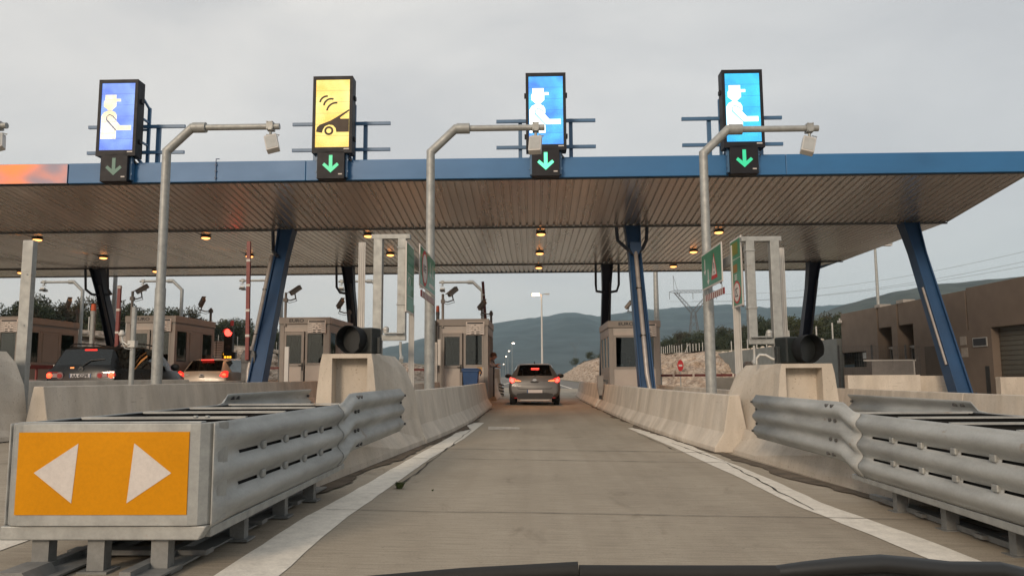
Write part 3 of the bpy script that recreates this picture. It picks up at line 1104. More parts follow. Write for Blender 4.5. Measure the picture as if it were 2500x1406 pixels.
# ------------------------------------------------------------------ columns
def column(label, x, front, pipes):
    yb, yt = (21.65, Y_R1) if front else (35.0, Y_R2)
    zb = gz(x) + 0.20
    t = thing('canopy_column', label, 'column', (x, yb, zb), group='raked blue columns carrying the canopy')
    h = Z_R - zb
    dy = yt - yb
    s = MB()
    prof = ((0, 0.44, 0.50), (0.5, 0.40, 0.46), (0.82, 0.38, 0.44), (0.97, 0.46, 0.48), (1.0, 0.50, 0.50))
    # open-sided section: two flanges and a recessed web
    for sx in (-1, 1):
        rings = []
        for u, w, d in prof:
            c = V(sx * (w / 2 - 0.02), dy * u, h * u)
            rings.append([c + V(-0.02, -d / 2, 0), c + V(0.02, -d / 2, 0), c + V(0.02, d / 2, 0), c + V(-0.02, d / 2, 0)])
        s.loft(rings)
    rings = []
    for u, w, d in prof:
        c = V(0, dy * u + d * 0.12 * (-1 if front else 1) - 0.06, h * u)
        rings.append([c + V(-w / 2 + 0.04, -0.03, 0), c + V(w / 2 - 0.04, -0.03, 0), c + V(w / 2 - 0.04, 0.03, 0), c + V(-w / 2 + 0.04, 0.03, 0)])
    s.loft(rings)
    for u, w, d in ((0.0, 0.30, 0.36),):
        s.box((0, 0.0, 0.12), (0.46, 0.52, 0.24))
    s.build('shaft', M['blue_dark'] if front else M['blue_shaded'], t, bevel=0.008)
    b = MB()
    b.box((0, 0, 0.015), (0.86, 0.86, 0.03))
    for a in (-0.17, 0.17):
        b.prism([(0.231 if a > 0 else -0.231, 0.03), (0.41 if a > 0 else -0.41, 0.03), (0.41 if a > 0 else -0.41, 0.10), (0.231 if a > 0 else -0.231, 0.50)], 'y', -0.13, -0.10)
        b.prism([(0.231 if a > 0 else -0.231, 0.03), (0.41 if a > 0 else -0.41, 0.03), (0.41 if a > 0 else -0.41, 0.10), (0.231 if a > 0 else -0.231, 0.50)], 'y', 0.10, 0.13)
    b.prism([(-0.261, 0.03), (-0.41, 0.03), (-0.41, 0.08), (-0.261, 0.48)], 'x', -0.02, 0.02)
    for a in (-0.37, 0.37):
        for c in (-0.37, 0.37):
            b.cyl((a, c, 0.03), (a, c, 0.07), 0.022, n=6)
    b.build('base_plate', M['blue_dark'], t)
    sy = -1 if front else 1
    for k in pipes:
        d = MB()
        wide = 0.48
        top = V(k * wide, dy - sy * 0.05, h - 0.02)
        if front:
            d.tube([top, top + V(0.03 * -k, -0.02, -0.42), V(k * 0.24, dy * 0.87 - 0.22, h * 0.855), V(k * 0.05, dy * 0.82 - 0.29, h * 0.82)], 0.055, 10)
        else:
            d.tube([top, top + V(0, 0.1, -0.85), V(k * (wide - 0.05), dy * 0.84, h * 0.80), V(k * 0.10, dy * 0.83, h * 0.79)], 0.05, 10)
        d.build('drain_loop', M['pipe_dark'], t, smooth=50)
    if front and pipes:
        k = pipes[0] if len(pipes) == 1 else 0
        d = MB()
        x0 = k * 0.20
        q = lambda u, e=0.0: V(x0, dy * u - 0.31, h * u) if abs(k) < 1 else V(k * 0.285, dy * u - 0.1, h * u)
        pts = [q(0.83), q(0.74), q(0.4), q(0.16), q(0.16) + V(0.14 if not k else 0, -0.03, -h * 0.155)]
        d.tube(pts, 0.065, 12)
        d.build('downpipe', M['pipe'], t, smooth=50)
        for u in (0.62, 0.36):
            d = MB()
            c = q(u)
            d.tube([c + V(0, 0.014, -0.03), c + V(0, -0.014, 0.03)], 0.078, 12)
            d.box(c + V(0.0, 0.08, 0), (0.18, 0.05, 0.035))
            d.build('pipe_clamp', M['black'], t)
        if not k:
            d = MB()
            c = q(0.83)
            d.loft([[c + V(a * w, -0.06 * e, z) for a, e in ((-1, 1), (1, 1), (1, -1), (-1, -1))] for w, z in ((0.06, -0.1), (0.17, 0.10), (0.17, 0.30))])
            d.build('hopper', M['blue_dark'], t)
    elif not front:
        d = MB()
        d.tube([V(0.12, dy * 0.88 - 0.29, h * 0.86), V(0.12, -0.32, 0.05)], 0.05, 8)
        d.build('downpipe', M['pipe_dark'], t, smooth=50)
    if front and not pipes:
        d = MB()
        q = lambda u: V(-0.25, dy * u - 0.18, h * u)
        d.tube([q(0.62), q(0.30), q(0.22)], 0.035, 8)
        d.build('cable_conduit', M['pipe'], t, smooth=50)


M['blue_shaded'] = mat("shaded_column_paint", (0.007, 0.016, 0.042), 0.5, var=0.12, scale=1.5)  # column blue darkened: shade on the rear columns put into the colour
CX = (-18.5, -7.75, 3.17, 11.75)
column('raked blue front column with one drain loop beside the red traffic light', CX[1], True, (-1,))
column('raked blue front column with two drain loops in front of the right booth', CX[2], True, (-1, 1))
column('raked blue front column at the right end of the canopy', CX[3], True, ())
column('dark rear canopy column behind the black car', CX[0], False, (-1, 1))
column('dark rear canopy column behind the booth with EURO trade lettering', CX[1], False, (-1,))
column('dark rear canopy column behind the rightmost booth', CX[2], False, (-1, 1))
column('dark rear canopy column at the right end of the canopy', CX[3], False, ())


# ------------------------------------------------------------------ lane boards with LED screens
def ledmat(name, stops, strength, sp=0.10):
    m = bpy.data.materials.new(name)
    m.use_nodes = True
    n, l = m.node_tree.nodes, m.node_tree.links
    b = n["Principled BSDF"]
    b.inputs['Base Color'].default_value = (0.01, 0.01, 0.012, 1)
    b.inputs['Roughness'].default_value = 0.5
    t = n.new("ShaderNodeTexCoord")
    a = n.new("ShaderNodeTexNoise")
    a.inputs['Scale'].default_value = 1.6
    a.inputs['Detail'].default_value = 2
    l.new(t.outputs['Object'], a.inputs['Vector'])
    rp = n.new("ShaderNodeValToRGB")
    e = rp.color_ramp.elements
    e[0].position, e[0].color = 0.35, stops[0] + (1,)
    e[1].position, e[1].color = 0.65, stops[1] + (1,)
    l.new(a.outputs[0], rp.inputs[0])
    l.new(rp.outputs[0], b.inputs['Emission Color'])
    # the grid of light points
    w = n.new("ShaderNodeTexVoronoi")
    w.inputs['Scale'].default_value = 34
    w.inputs['Randomness'].default_value = 0.15
    l.new(t.outputs['Object'], w.inputs['Vector'])
    mm = n.new("ShaderNodeMath")
    mm.operation = 'MULTIPLY_ADD'
    mm.inputs[1].default_value = -strength * sp * 6
    mm.inputs[2].default_value = strength * (1 + sp * 2.2)
    l.new(w.outputs['Distance'], mm.inputs[0])
    sx = n.new("ShaderNodeSeparateXYZ")
    l.new(t.outputs['Object'], sx.inputs[0])
    f1 = n.new("ShaderNodeMath")
    f1.operation = 'MULTIPLY_ADD'
    f1.inputs[1].default_value = 6 / 1.815
    f1.inputs[2].default_value = -0.15 * 6 / 1.815
    l.new(sx.outputs[2], f1.inputs[0])
    f2 = n.new("ShaderNodeMath")
    f2.operation = 'FRACT'
    l.new(f1.outputs[0], f2.inputs[0])
    f3 = n.new("ShaderNodeMath")
    f3.operation = 'GREATER_THAN'
    f3.inputs[1].default_value = 0.06
    l.new(f2.outputs[0], f3.inputs[0])
    f4 = n.new("ShaderNodeMath")
    f4.operation = 'MULTIPLY_ADD'
    f4.inputs[1].default_value = 0.28
    f4.inputs[2].default_value = 0.72
    l.new(f3.outputs[0], f4.inputs[0])
    wn_ = n.new("ShaderNodeTexNoise")
    wn_.inputs['Scale'].default_value = 42
    wn_.inputs['Detail'].default_value = 1
    l.new(t.outputs['Object'], wn_.inputs['Vector'])
    f5 = n.new("ShaderNodeMath")
    f5.operation = 'MULTIPLY_ADD'
    f5.inputs[1].default_value = 1.1
    f5.inputs[2].default_value = 0.45
    l.new(wn_.outputs[0], f5.inputs[0])
    f6 = n.new("ShaderNodeMath")
    f6.operation = 'MULTIPLY'
    l.new(f4.outputs[0], f6.inputs[0])
    l.new(f5.outputs[0], f6.inputs[1])
    f7 = n.new("ShaderNodeMath")
    f7.operation = 'MULTIPLY'
    l.new(f6.outputs[0], f7.inputs[0])
    l.new(mm.outputs[0], f7.inputs[1])
    l.new(f7.outputs[0], b.inputs['Emission Strength'])
    return m


M['led_blue'] = ledmat("led_blue", ((0.09, 0.21, 0.82), (0.24, 0.44, 1.0)), 0.76)
M['led_cyan'] = ledmat("led_cyan", ((0.04, 0.22, 0.92), (0.08, 0.58, 0.95)), 0.86)
M['led_cyan_bright'] = ledmat("led_cyan_bright", ((0.03, 0.42, 0.92), (0.05, 0.66, 0.92)), 0.86)
M['led_amber'] = ledmat("led_amber", ((1.0, 0.58, 0.10), (1.0, 0.80, 0.25)), 0.86)
M['led_cream'] = ledmat("led_cream", ((1.0, 0.80, 0.38), (1.0, 0.93, 0.78)), 0.88)
M['led_white'] = emit("led_white", (0.95, 1.0, 1.0), 1.3)
M['led_off'] = mat("led_unlit", (0.035, 0.018, 0.006), 0.6, var=0.1)
M['led_line'] = mat("led_unlit_blue", (0.03, 0.05, 0.22), 0.6, var=0.1)
M['led_green'] = emit("led_green", (0.02, 0.62, 0.28), 0.8, speckle=0.15)
M['led_green_bright'] = emit("led_green_bright", (0.12, 1.0, 0.48), 1.1, speckle=0.15)
M['led_green_dim'] = emit("led_green_dim", (0.012, 0.07, 0.045), 1.0)
SW, SH = 1.04, 2.06                                  # board width and height
UW, UH = 0.885, 1.815                                 # screen


def flat(mb, pts, y, d=0.004):
    """thin slab from screen fractions (u to the right, v down)"""
    pr = [((u - 0.5) * UW, (0.5 - v) * UH) for u, v in pts]
    return mb.prism(pr, 'y', y, y - d)


def arc(cx, cy, r, a0, a1, w, n=10, asp=UH / UW):
    out = [(cx + r * math.cos(rad(a0 + (a1 - a0) * i / n)) * asp, cy - r * math.sin(rad(a0 + (a1 - a0) * i / n))) for i in range(n + 1)]
    inn = [(cx + (r - w) * math.cos(rad(a0 + (a1 - a0) * i / n)) * asp, cy - (r - w) * math.sin(rad(a0 + (a1 - a0) * i / n))) for i in range(n + 1)]
    return out + inn[::-1]


HAT = [(.11, .175), (.44, .175), (.44, .235), (.585, .235), (.585, .275), (.455, .275), (.455, .345), (.33, .405), (.22, .405), (.075, .345), (.075, .27), (.11, .25)]
TORSO = [(.02, .49), (.09, .435), (.2, .41), (.33, .41), (.43, .435), (.48, .48), (.48, .83), (.02, .83)]
ARM = [(.20, .50), (.27, .475), (.36, .50), (.60, .632), (.93, .632), (.93, .705), (.50, .705), (.20, .545)]
ARMG = [(.17, .50), (.26, .46), (.38, .49), (.48, .55), (.48, .715), (.17, .555)]


def board(px, py, kind, label, side, arrow, arrow_label, screen):
    base = at(px, 437, Y_F - 0.45)
    x = base.x
    z0 = Z_FT + 0.10
    t = thing('lane_board', label, 'sign', (x, Y_F - 0.30, z0), group='LED boards on the canopy')
    h = MB()
    h.b2((-SW / 2, 0.02, 0), (SW / 2, 0.36, SH))
    h.build('housing', M['housing'], t, bevel=0.012)
    fr = MB()
    for a, b in (((-SW / 2, 0), (-UW / 2, SH)), ((UW / 2, 0), (SW / 2, SH)), ((-UW / 2, 0), (UW / 2, 0.15)), ((-UW / 2, 0.15 + UH), (UW / 2, SH))):
        fr.b2((a[0], -0.02, a[1]), (b[0], 0.018, b[1]))
    for a in (-0.28, 0.22):
        fr.b2((a, 0.1, SH), (a + 0.05, 0.15, SH + 0.035))
    fr.build('frame', M['housing'], t)
    s = MB()
    s.box((0, 0.008, 0.15 + UH / 2), (UW, 0.016, UH))
    sc = s.build('screen', M[screen], t)
    c = 0.15 + UH / 2
    if kind == 'man':
        ink = M['led_cream'] if screen == 'led_blue' else M['led_white']
        for nm, shp, y in (('pictogram', HAT, -0.002), ('pictogram', TORSO, -0.002)):
            g = MB()
            flat(g, shp, y)
            g.build(nm, ink, sc, loc=(0, 0, c))
        g = MB()
        flat(g, ARMG, -0.0065, 0.001)
        g.build('pictogram_outline', M['led_line'] if screen == 'led_blue' else M[screen], sc, loc=(0, 0, c))
        g = MB()
        flat(g, ARM, -0.008, 0.002)
        g.build('pictogram', ink, sc, loc=(0, 0, c))
    else:
        for cx, cy, r, a0, a1 in ((.33, .345, .115, 85, 172), (.45, .385, .115, 70, 178), (.60, .475, .145, 82, 172)):
            g = MB()
            flat(g, arc(cx, cy, r, a0, a1, .026), -0.002)
            g.build('pictogram', M['led_off'], sc, loc=(0, 0, c))
        g = MB()
        flat(g, [(.02, .77), (.05, .70), (.13, .665), (.45, .605), (.62, .555), (.99, .44), (.99, .465), (.72, .565), (.74, .58), (.99, .58), (.99, .775), (.62, .775), (.60, .72), (.52, .675), (.40, .665), (.28, .69), (.22, .74), (.20, .785)], -0.002)
        g.build('pictogram', M['led_off'], sc, loc=(0, 0, c))
        g = MB()
        flat(g, arc(.40, .755, .066, 0, 360, .030, 26), -0.002)
        g.build('pictogram', M['led_off'], sc, loc=(0, 0, c))
    g = MB()
    g.box((SW / 2 - 0.14, -0.022, 0.105), (0.14, 0.004, 0.03))
    g.build('maker_plate', M['sign_white'], t)
    # hinges and clamps on the flanks
    for a in (-1, 1):
        for z in (0.42, 1.52):
            g = MB()
            g.box((a * (SW / 2 + 0.02), 0.2, z), (0.04, 0.14, 0.10))
            g.build('flank_bracket', M['housing'], t)
    # blue ladder frame standing on the roof behind the board
    b = MB()
    yb = 0.80
    for z in (0.32, 1.04):
        b.bar((-1.32 - 0.1 * side, yb, z), (1.34 - 0.1 * side, yb, z), 0.07, 0.085)
    for xx in (-0.68, 0.68):
        b.bar((xx, yb + 0.085, -0.15), (xx, yb + 0.085, 1.11), 0.10)
    for xx in (-0.36, 0.36):
        b.bar((xx, yb + 0.16, -0.15), (xx, yb + 0.16, 1.62), 0.075)
        b.bar((xx, yb + 0.16, 1.58), (xx, 0.36, 1.86), 0.05)
        b.bar((xx, yb + 0.16, 0.55), (xx, 0.36, 0.55), 0.05)
        b.bar((xx, yb + 0.16, 1.2), (xx, 0.36, 1.2), 0.05)
        b.bar((xx, yb + 0.1, -0.12), (xx, 0.36, 0.10), 0.06)
    b.bar((-0.36, yb + 0.16, 1.0), (0.36, yb + 0.16, 1.0), 0.05)
    b.build('support_frame', M['blue'], t)
    w = MB()
    for k in range(3):
        w.tube([V(0.30 + k * 0.03, 0.2, 0.0), V(0.36 + k * 0.05, 0.22, -0.10 - 0.02 * k), V(0.44, 0.30, -0.13), V(0.50, 0.5, -0.06)], 0.012, 6)
    w.build('cable', M['black'], t, smooth=60)
    # arrow signal on the fascia below
    a = thing('arrow_signal', arrow_label, 'signal', (x - 0.02, Y_F - 0.02, Z_F - 0.02), group='lane arrow signals')
    h = MB()
    h.b2((-0.355, -0.30, -0.02), (0.355, -0.02, 0.72))
    h.build('housing', M['housing'], a, bevel=0.01)
    g = MB()
    ar = [(-0.045, 0.60), (0.045, 0.60), (0.045, 0.33), (0.045, 0.30), (0.165, 0.40), (0.215, 0.34), (0.0, 0.14), (-0.215, 0.34), (-0.165, 0.40), (-0.045, 0.30)]
    g.prism(ar, 'y', -0.302, -0.308)
    g.build('arrow', M[arrow], a)
    g = MB()
    g.box((0.25, -0.304, 0.10), (0.10, 0.006, 0.03))
    g.build('maker_plate', M['sign_white'], a)
    for sx in (-1, 1):
        g = MB()
        g.box((sx * 0.38, -0.10, 0.36), (0.05, 0.16, 0.62))
        for z in (0.2, 0.5):
            g.box((sx * 0.41, -0.16, z), (0.03, 0.06, 0.05))
        g.build('side_bracket', M['blue'], a)


board(271, 375, 'man', 'LED board with cream toll attendant on deep blue, leftmost on the canopy', -1, 'led_green_dim', 'dim unlit-looking green arrow signal below the deep blue LED board', 'led_blue')
board(805, 375, 'car', 'amber LED board with black car and radio waves pictogram', -0.3, 'led_green', 'green arrow signal below the amber LED board', 'led_amber')
board(1335, 370, 'man', 'LED board with white attendant on blue to turquoise, above the grey car lane', 0, 'led_green_bright', 'brightest green arrow signal, above the lane of the grey car', 'led_cyan')
board(1825, 365, 'man', 'LED board with white attendant on even turquoise, rightmost on the canopy', 1, 'led_green', 'green arrow signal below the rightmost turquoise LED board', 'led_cyan_bright')


# ------------------------------------------------------------------ cranked poles carrying number-plate readers over the lanes
def reader_pole(x, Y, facing, label, tilt, group, z_top=None):
    """facing: +1 arm to the right and reader seen from behind, far row: arm to the left"""
    zb = gz(x)
    t = thing('reader_pole', label, 'pole', (x, Y, zb), group=group)
    k = facing
    p = MB()
    p.tube([(0, 0, 0), (0, 0, 2.62)], 0.102, 16)
    p.tube([(0, 0, 2.60), (0, 0, 5.40), (k * 0.50, 0, 5.88), (k * 0.72, 0, 5.88)], 0.09, 16)
    p.cyl((0, 0, 0.0), (0, 0, 0.03), 0.2)
    p.build('pole', M['galv'], t, smooth=30)
    p = MB()
    p.tube([(k * 0.66, 0, 5.88), (k * 2.28, 0, 5.88)], 0.062, 14)
    p.tube([(k * 0.52, 0, 5.88), (k * 0.78, 0, 5.88)], 0.105, 14)
    p.build('arm', M['galv'], t, smooth=40)
    c = MB()
    c.box((k * 2.10, 0, 5.88), (0.13, 0.17, 0.17))
    for d in (-0.05, 0.05):
        c.cyl((k * 2.10 + d, -0.10, 5.96), (k * 2.10 + d, 0.10, 5.96), 0.012, n=6)
        c.cyl((k * 2.10 + d, -0.11, 5.82), (k * 2.10 + d, 0.11, 5.82), 0.012, n=6)
    c.cyl((k * 2.10, 0, 5.82), (k * 2.10, 0, 5.70), 0.03, n=8)
    c.box((k * 2.10, 0.0, 5.69), (0.16, 0.07, 0.03), ry=0.15)
    c.tube([(k * 2.16, 0.03, 5.74), (k * 2.26, 0.05, 5.72), (k * 2.22, 0.03, 5.67), (k * 2.12, 0.02, 5.66)], 0.008, 5)
    c.build('clamp', M['galv'], t)
    h = thing('reader_box', None, None) if False else None
    r = MB()
    if Y < 20:
        r.box((0, 0, -0.18), (0.25, 0.14, 0.40))
        o = r.build('reader_box', M['white_steel'], t, bevel=0.015)
        o.location = (k * 2.10 - 0.0, 0.02, 5.66)
        o.rotation_euler = (rad(-28), tilt, rad(8) * (1 if tilt < 0 else -1))
        g = MB()
        g.box((0, -0.073, -0.19), (0.20, 0.006, 0.32))
        g.build('face_plate', M['alu'], o)
    else:
        r.box((0, 0, -0.16), (0.24, 0.36, 0.10), rx=-0.35)
        o = r.build('reader_box', M['alu'], t, bevel=0.01)
        o.location = (k * 2.10, 0.0, 5.64)
        g = MB()
        g.box((0, -0.15, -0.215), (0.25, 0.16, 0.07))
        g.build('lens_hood', M['black'], o)
    return t


G1, G2 = 'cranked reader poles in front of the canopy', 'cranked reader poles behind the canopy'
reader_pole(-7.33, 15.1, 1, 'galvanised cranked pole with reader box reaching towards the amber LED board', -0.28, G1)
reader_pole(-1.99, 15.1, 1, 'galvanised cranked pole with reader box crossing the LED board above the grey car lane', 0.0, G1)
reader_pole(3.42, 15.1, 1, 'galvanised cranked pole crossing the rightmost turquoise LED board', 0.30, G1)
reader_pole(-12.93, 15.1, 1, 'cranked pole cut by the left photo edge, only the arm tip showing', -0.3, G1)
for x, w in ((-23.9, 'farthest left, left of the dark rear column'), (-18.55, 'above the booth beside the black car'), (-13.2, 'behind the raised red boom'), (-7.92, 'behind the tall white ribbed post'),
             (-2.58, 'above the booth beside the grey car')):
    reader_pole(x, 40.6, -1, 'grey cranked reader pole behind the canopy, ' + w, 0, G2)
# ================================================================== islands: crash cushions, end blocks, barriers
def thrie(y0, y1, z0, H, k, x, slots=(), step=0.31):
    """three-wave guard rail running along y; k = side its waves bulge to"""
    n = 27
    ys = [y0, y0 + 0.15, y0 + 0.32]
    for a, b in slots:
        ys += [a, b]
    ys.append(y1)
    full = []
    for a, b in zip(ys[:-1], ys[1:]):
        full.append(a)
        if b - a > step * 1.6:
            m = int((b - a) / step)
            full += [a + (b - a) * i / m for i in range(1, m)]
    full.append(y1)
    rings = [[V(x + k * wave(i / n, y), y, z0 + H * i / n) for i in range(n + 1)] for y in full]

    def skip(r, i):
        c = (full[r] + full[r + 1]) / 2
        return i in (8, 17) and any(a <= c <= b for a, b in slots)
    return MB().loft(rings, closed=False, cap=False, skip=skip)


def wave(u, y=9.0, amp=0.05):
    f = max(0.0, min(1.0, (y - 0.08) / 0.30))
    f = f * f * (3 - 2 * f)
    w = amp * (1 - abs(math.cos(math.pi * 3 * u)) ** 2.2)
    return w * f + 0.018 * (1 - f)


def bolts(mb, spots, k, r=0.016):
    for x, y, z in spots:
        mb.cyl((x, y, z), (x + k * 0.022, y, z), r, n=6)


M['shade_black'] = mat("shaded_steel", (0.012, 0.012, 0.012), 0.7, var=0.2, spec=0.2)  # steel taken near black, shade inside the cushion put into its colour


def make_cushion(label):
    t = thing('crash_cushion', label, 'crash cushion')
    # rounded nose panel with the hazard board
    nose = MB()
    pr = [(-0.525, 0.22), (-0.52, 0.10), (-0.50, 0.045), (-0.465, 0.012), (-0.42, 0.0), (0.42, 0.0), (0.465, 0.012), (0.50, 0.045), (0.52, 0.10), (0.525, 0.22), (0.49, 0.22), (0.485, 0.12), (0.42, 0.045), (-0.42, 0.045), (-0.485, 0.12), (-0.49, 0.22)]
    nose.prism(pr, 'z', 0.235, 0.725)
    nose.box((0, 0.05, 0.728), (0.93, 0.06, 0.008))
    for a in (0.40, 0.46):
        nose.cyl((a, 0.10, 0.745), (a, 0.10, 0.757), 0.014, n=6)
    np_ = nose.build('nose_panel', M['galv'], t, bevel=0.012)
    b = MB()
    b.box((-0.01, -0.0025, 0.487), (0.855, 0.005, 0.395))
    bd = b.build('hazard_board', M['yellow'], np_)
    for pts in ([(-0.35, 0.49), (-0.135, 0.63), (-0.155, 0.345)], [(0.145, 0.63), (0.335, 0.487), (0.12, 0.345)]):
        a = MB()
        a.prism(pts, 'y', -0.0052, -0.007)
        a.build('arrow', M['sign_white'], bd)
    c = MB()
    c.prism([(-0.52, 0.165), (0.47, 0.165), (0.51, 0.232), (-0.52, 0.232)], 'y', 0.02, 0.10)
    c.prism([(0.10, 0.165), (2.85, 0.18), (2.85, 0.222), (0.10, 0.215)], 'x', 0.43, 0.50)
    c.prism([(0.10, 0.165), (2.85, 0.18), (2.85, 0.222), (0.10, 0.215)], 'x', -0.50, -0.43)
    c.build('bumper_channel', M['galv'], t, bevel=0.006)
    for y, xs in ((0.10, (-0.34, -0.06, 0.26)), (0.85, (-0.36, 0.36)), (1.6, (-0.36, 0.36)), (2.3, (-0.36, 0.36))):
        for x in xs:
            l = MB()
            l.box((x, y, 0.085), (0.085, 0.07, 0.17))
            l.box((x, y, 0.006), (0.15, 0.13, 0.012))
            l.build('leg', M['galv_shaded'], t)
    s = MB()
    for x in (-0.25, 0.25):
        s.prism([(x - 0.09, 0.014), (x + 0.09, 0.014), (x + 0.09, 0.024), (x - 0.035, 0.024), (x - 0.035, 0.05), (x - 0.09, 0.05)], 'y', -0.12, 2.9)
    for y in (0.4, 1.25, 2.0):
        s.box((0, y, 0.035), (0.75, 0.10, 0.025))
    s.prism([(-0.40, 0.013), (-0.20, 0.013), (-0.24, 0.07), (-0.36, 0.07)], 'y', -0.22, 0.0)
    s.build('ground_rail', M['galv_shaded'], t)
    slots = [(0.42, 0.72), (0.84, 1.14), (1.26, 1.56), (1.68, 1.98), (2.10, 2.40)]
    for k in (1, -1):
        r = thrie(0.05, 2.74, 0.225, 0.50, k, k * 0.50, slots).build('guard_rail', M['rail'], t, smooth=70, solid=0.007)
        for a, c2 in zip(slots[:-1], slots[1:]):
            for z in (0.392, 0.558):
                q = MB()
                q.box((k * 0.512, (a[1] + c2[0]) / 2, z), (0.03, 0.06, 0.045))
                q.build('slot_bolt', M['galv'], r, bevel=0.008)
        # the step up onto the concrete block
        n, rings = 27, []
        for y, z0, H, xx in ((2.58, 0.225, 0.50, 0.508), (2.72, 0.235, 0.505, 0.51), (2.86, 0.31, 0.495, 0.53), (2.98, 0.318, 0.49, 0.535), (3.2, 0.318, 0.49, 0.535), (4.0, 0.318, 0.49, 0.535), (5.42, 0.318, 0.49, 0.535)):
            rings.append([V(k * (xx + wave(i / n)), y, z0 + H * i / n) for i in range(n + 1)])
        r2 = MB().loft(rings, closed=False, cap=False).build('end_rail', M['rail'], t, smooth=70, solid=0.007)
        for x_, y, z in [(0.538, y, z) for y in (3.02, 3.14) for z in (0.36, 0.48, 0.645, 0.77)] + [(0.535, 5.40, z) for z in (0.40, 0.48, 0.645, 0.73)]:
            q = MB()
            xo = x_ - 0.03 + wave((z - 0.318) / 0.49)
            q.cyl((k * xo, y, z), (k * (xo + 0.05), y, z), 0.016, n=6)
            q.build('rail_bolt', M['dark_steel'], r2)
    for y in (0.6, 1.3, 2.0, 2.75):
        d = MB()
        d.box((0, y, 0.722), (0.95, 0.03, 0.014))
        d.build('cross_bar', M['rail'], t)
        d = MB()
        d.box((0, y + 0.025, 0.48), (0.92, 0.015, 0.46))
        d.build('diaphragm', M['shade_black'], t)
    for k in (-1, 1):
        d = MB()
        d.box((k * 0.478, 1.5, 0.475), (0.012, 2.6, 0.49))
        d.build('shade_plate', M['shade_black'], t)  # dark plate added to stand for shade on the rail's inner face
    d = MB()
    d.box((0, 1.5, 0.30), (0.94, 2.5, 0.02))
    d.build('floor_plate', M['shade_black'], t)
    return t


CL = (-2.09, 3.82)
cus = make_cushion('galvanised crash cushion with yellow arrow board on its nose, left of the lane')
cus.location = (CL[0], CL[1], gz(CL[0]))
cus.scale = (0.99, 1.0, 1.0)
dup(cus, (3.13, 3.8, gz(3.13)), label='galvanised crash cushion cut by the right photo edge, right of the lane')
for o in (cus,):
    o['group'] = 'crash cushions at the island noses'
for o in bpy.data.objects:
    if o.name.startswith('crash_cushion'):
        o['group'] = 'crash cushions at the island noses'

FP = [(0.42, 0.0), (0.415, 0.06), (0.40, 0.33), (0.37, 0.78), (0.335, 1.12), (0.31, 1.24)]
BP = [(0.80, 0.0), (0.79, 0.06), (0.70, 0.36), (0.635, 0.76), (0.50, 1.07), (0.345, 1.24)]


def make_block(label):
    t = MB()
    full = lambda pr, y: [V(-a, y, z) for a, z in pr] + [V(a, y, z) for a, z in pr[::-1]]
    mid = [((a * 0.55 + c * 0.45), (z * 0.55 + d * 0.45)) for (a, z), (c, d) in zip(FP, BP)]
    t.loft([full(FP, 0.22), full(mid, 0.85), full(BP, 1.5)])
    nx0, nx1, nz0, nz1 = -0.185, 0.262, 0.50, 1.185
    t.prism([(-a, z) for a, z in FP] + [(nx0, 1.24), (nx0, 0)], 'y', 0.0, 0.219)
    t.prism([(nx1, 0), (nx1, 1.24)] + [(a, z) for a, z in FP[::-1]], 'y', 0.0, 0.219)
    t.prism([(nx0, nz1), (nx1, nz1), (nx1, 1.24), (nx0, 1.24)], 'y', 0.0, 0.219)
    t.prism([(nx0, 0), (nx1, 0), (nx1, nz0), (nx0, nz0)], 'y', 0.0, 0.219)
    # low foot running forward under the guard rails
    rings = []
    for y, h, zt, sl in ((-3.4, 0.44, 0.24, 0.04), (-2.0, 0.54, 0.28, 0.08), (0.0, 0.69, 0.33, 0.24), (1.498, 0.80, 0.35, 0.105)):
        rings.append([V(-h, y, 0), V(-h + 0.01, y, 0.06), V(-h + sl, y, zt), V(h - sl, y, zt), V(h - 0.01, y, 0.06), V(h, y, 0)])
    t.loft(rings)
    o = t.build('end_block', M['concrete'])
    return tag(o, label, 'concrete block', 'concrete end blocks behind the crash cushions')


blk = make_block('pale concrete end block with recessed niche, behind the cushion with the yellow board')
blk.location = (-2.335, 9.78, gz(-2.1) + 0.0)
dup(blk, (3.40, 9.78, gz(3.34)), scale=(-1, 1, 0.95), label='pale concrete end block with recessed niche, right of the lane')
dup(blk, (-7.95, 9.6, gz(-7.95)), label='blurred concrete end block at the left photo edge')


# ------------------------------------------------------------------ concrete safety barriers
JP = [(0.0, 0.0), (0.0, 0.07), (0.13, 0.27), (0.215, 0.76), (0.355, 0.76), (0.44, 0.27), (0.57, 0.07), (0.57, 0.0)]


def barrier(path, side, label, group, h=1.0, cat='concrete barrier'):
    """side = +1: lane lies to the right of the path (foot at the path, body to the left)"""
    a = V(path[0][0], path[0][1], gz(path[0][0]))
    mb = MB(a)
    rings = []
    for x, y in path:
        rings.append([V(x - side * u, y, gz(x) + z * h) for u, z in JP])
    mb.loft(rings)
    o = mb.build('concrete_barrier', M['barrier'], loc=a, bevel=0.012)
    tag(o, label, cat, group)
    return o


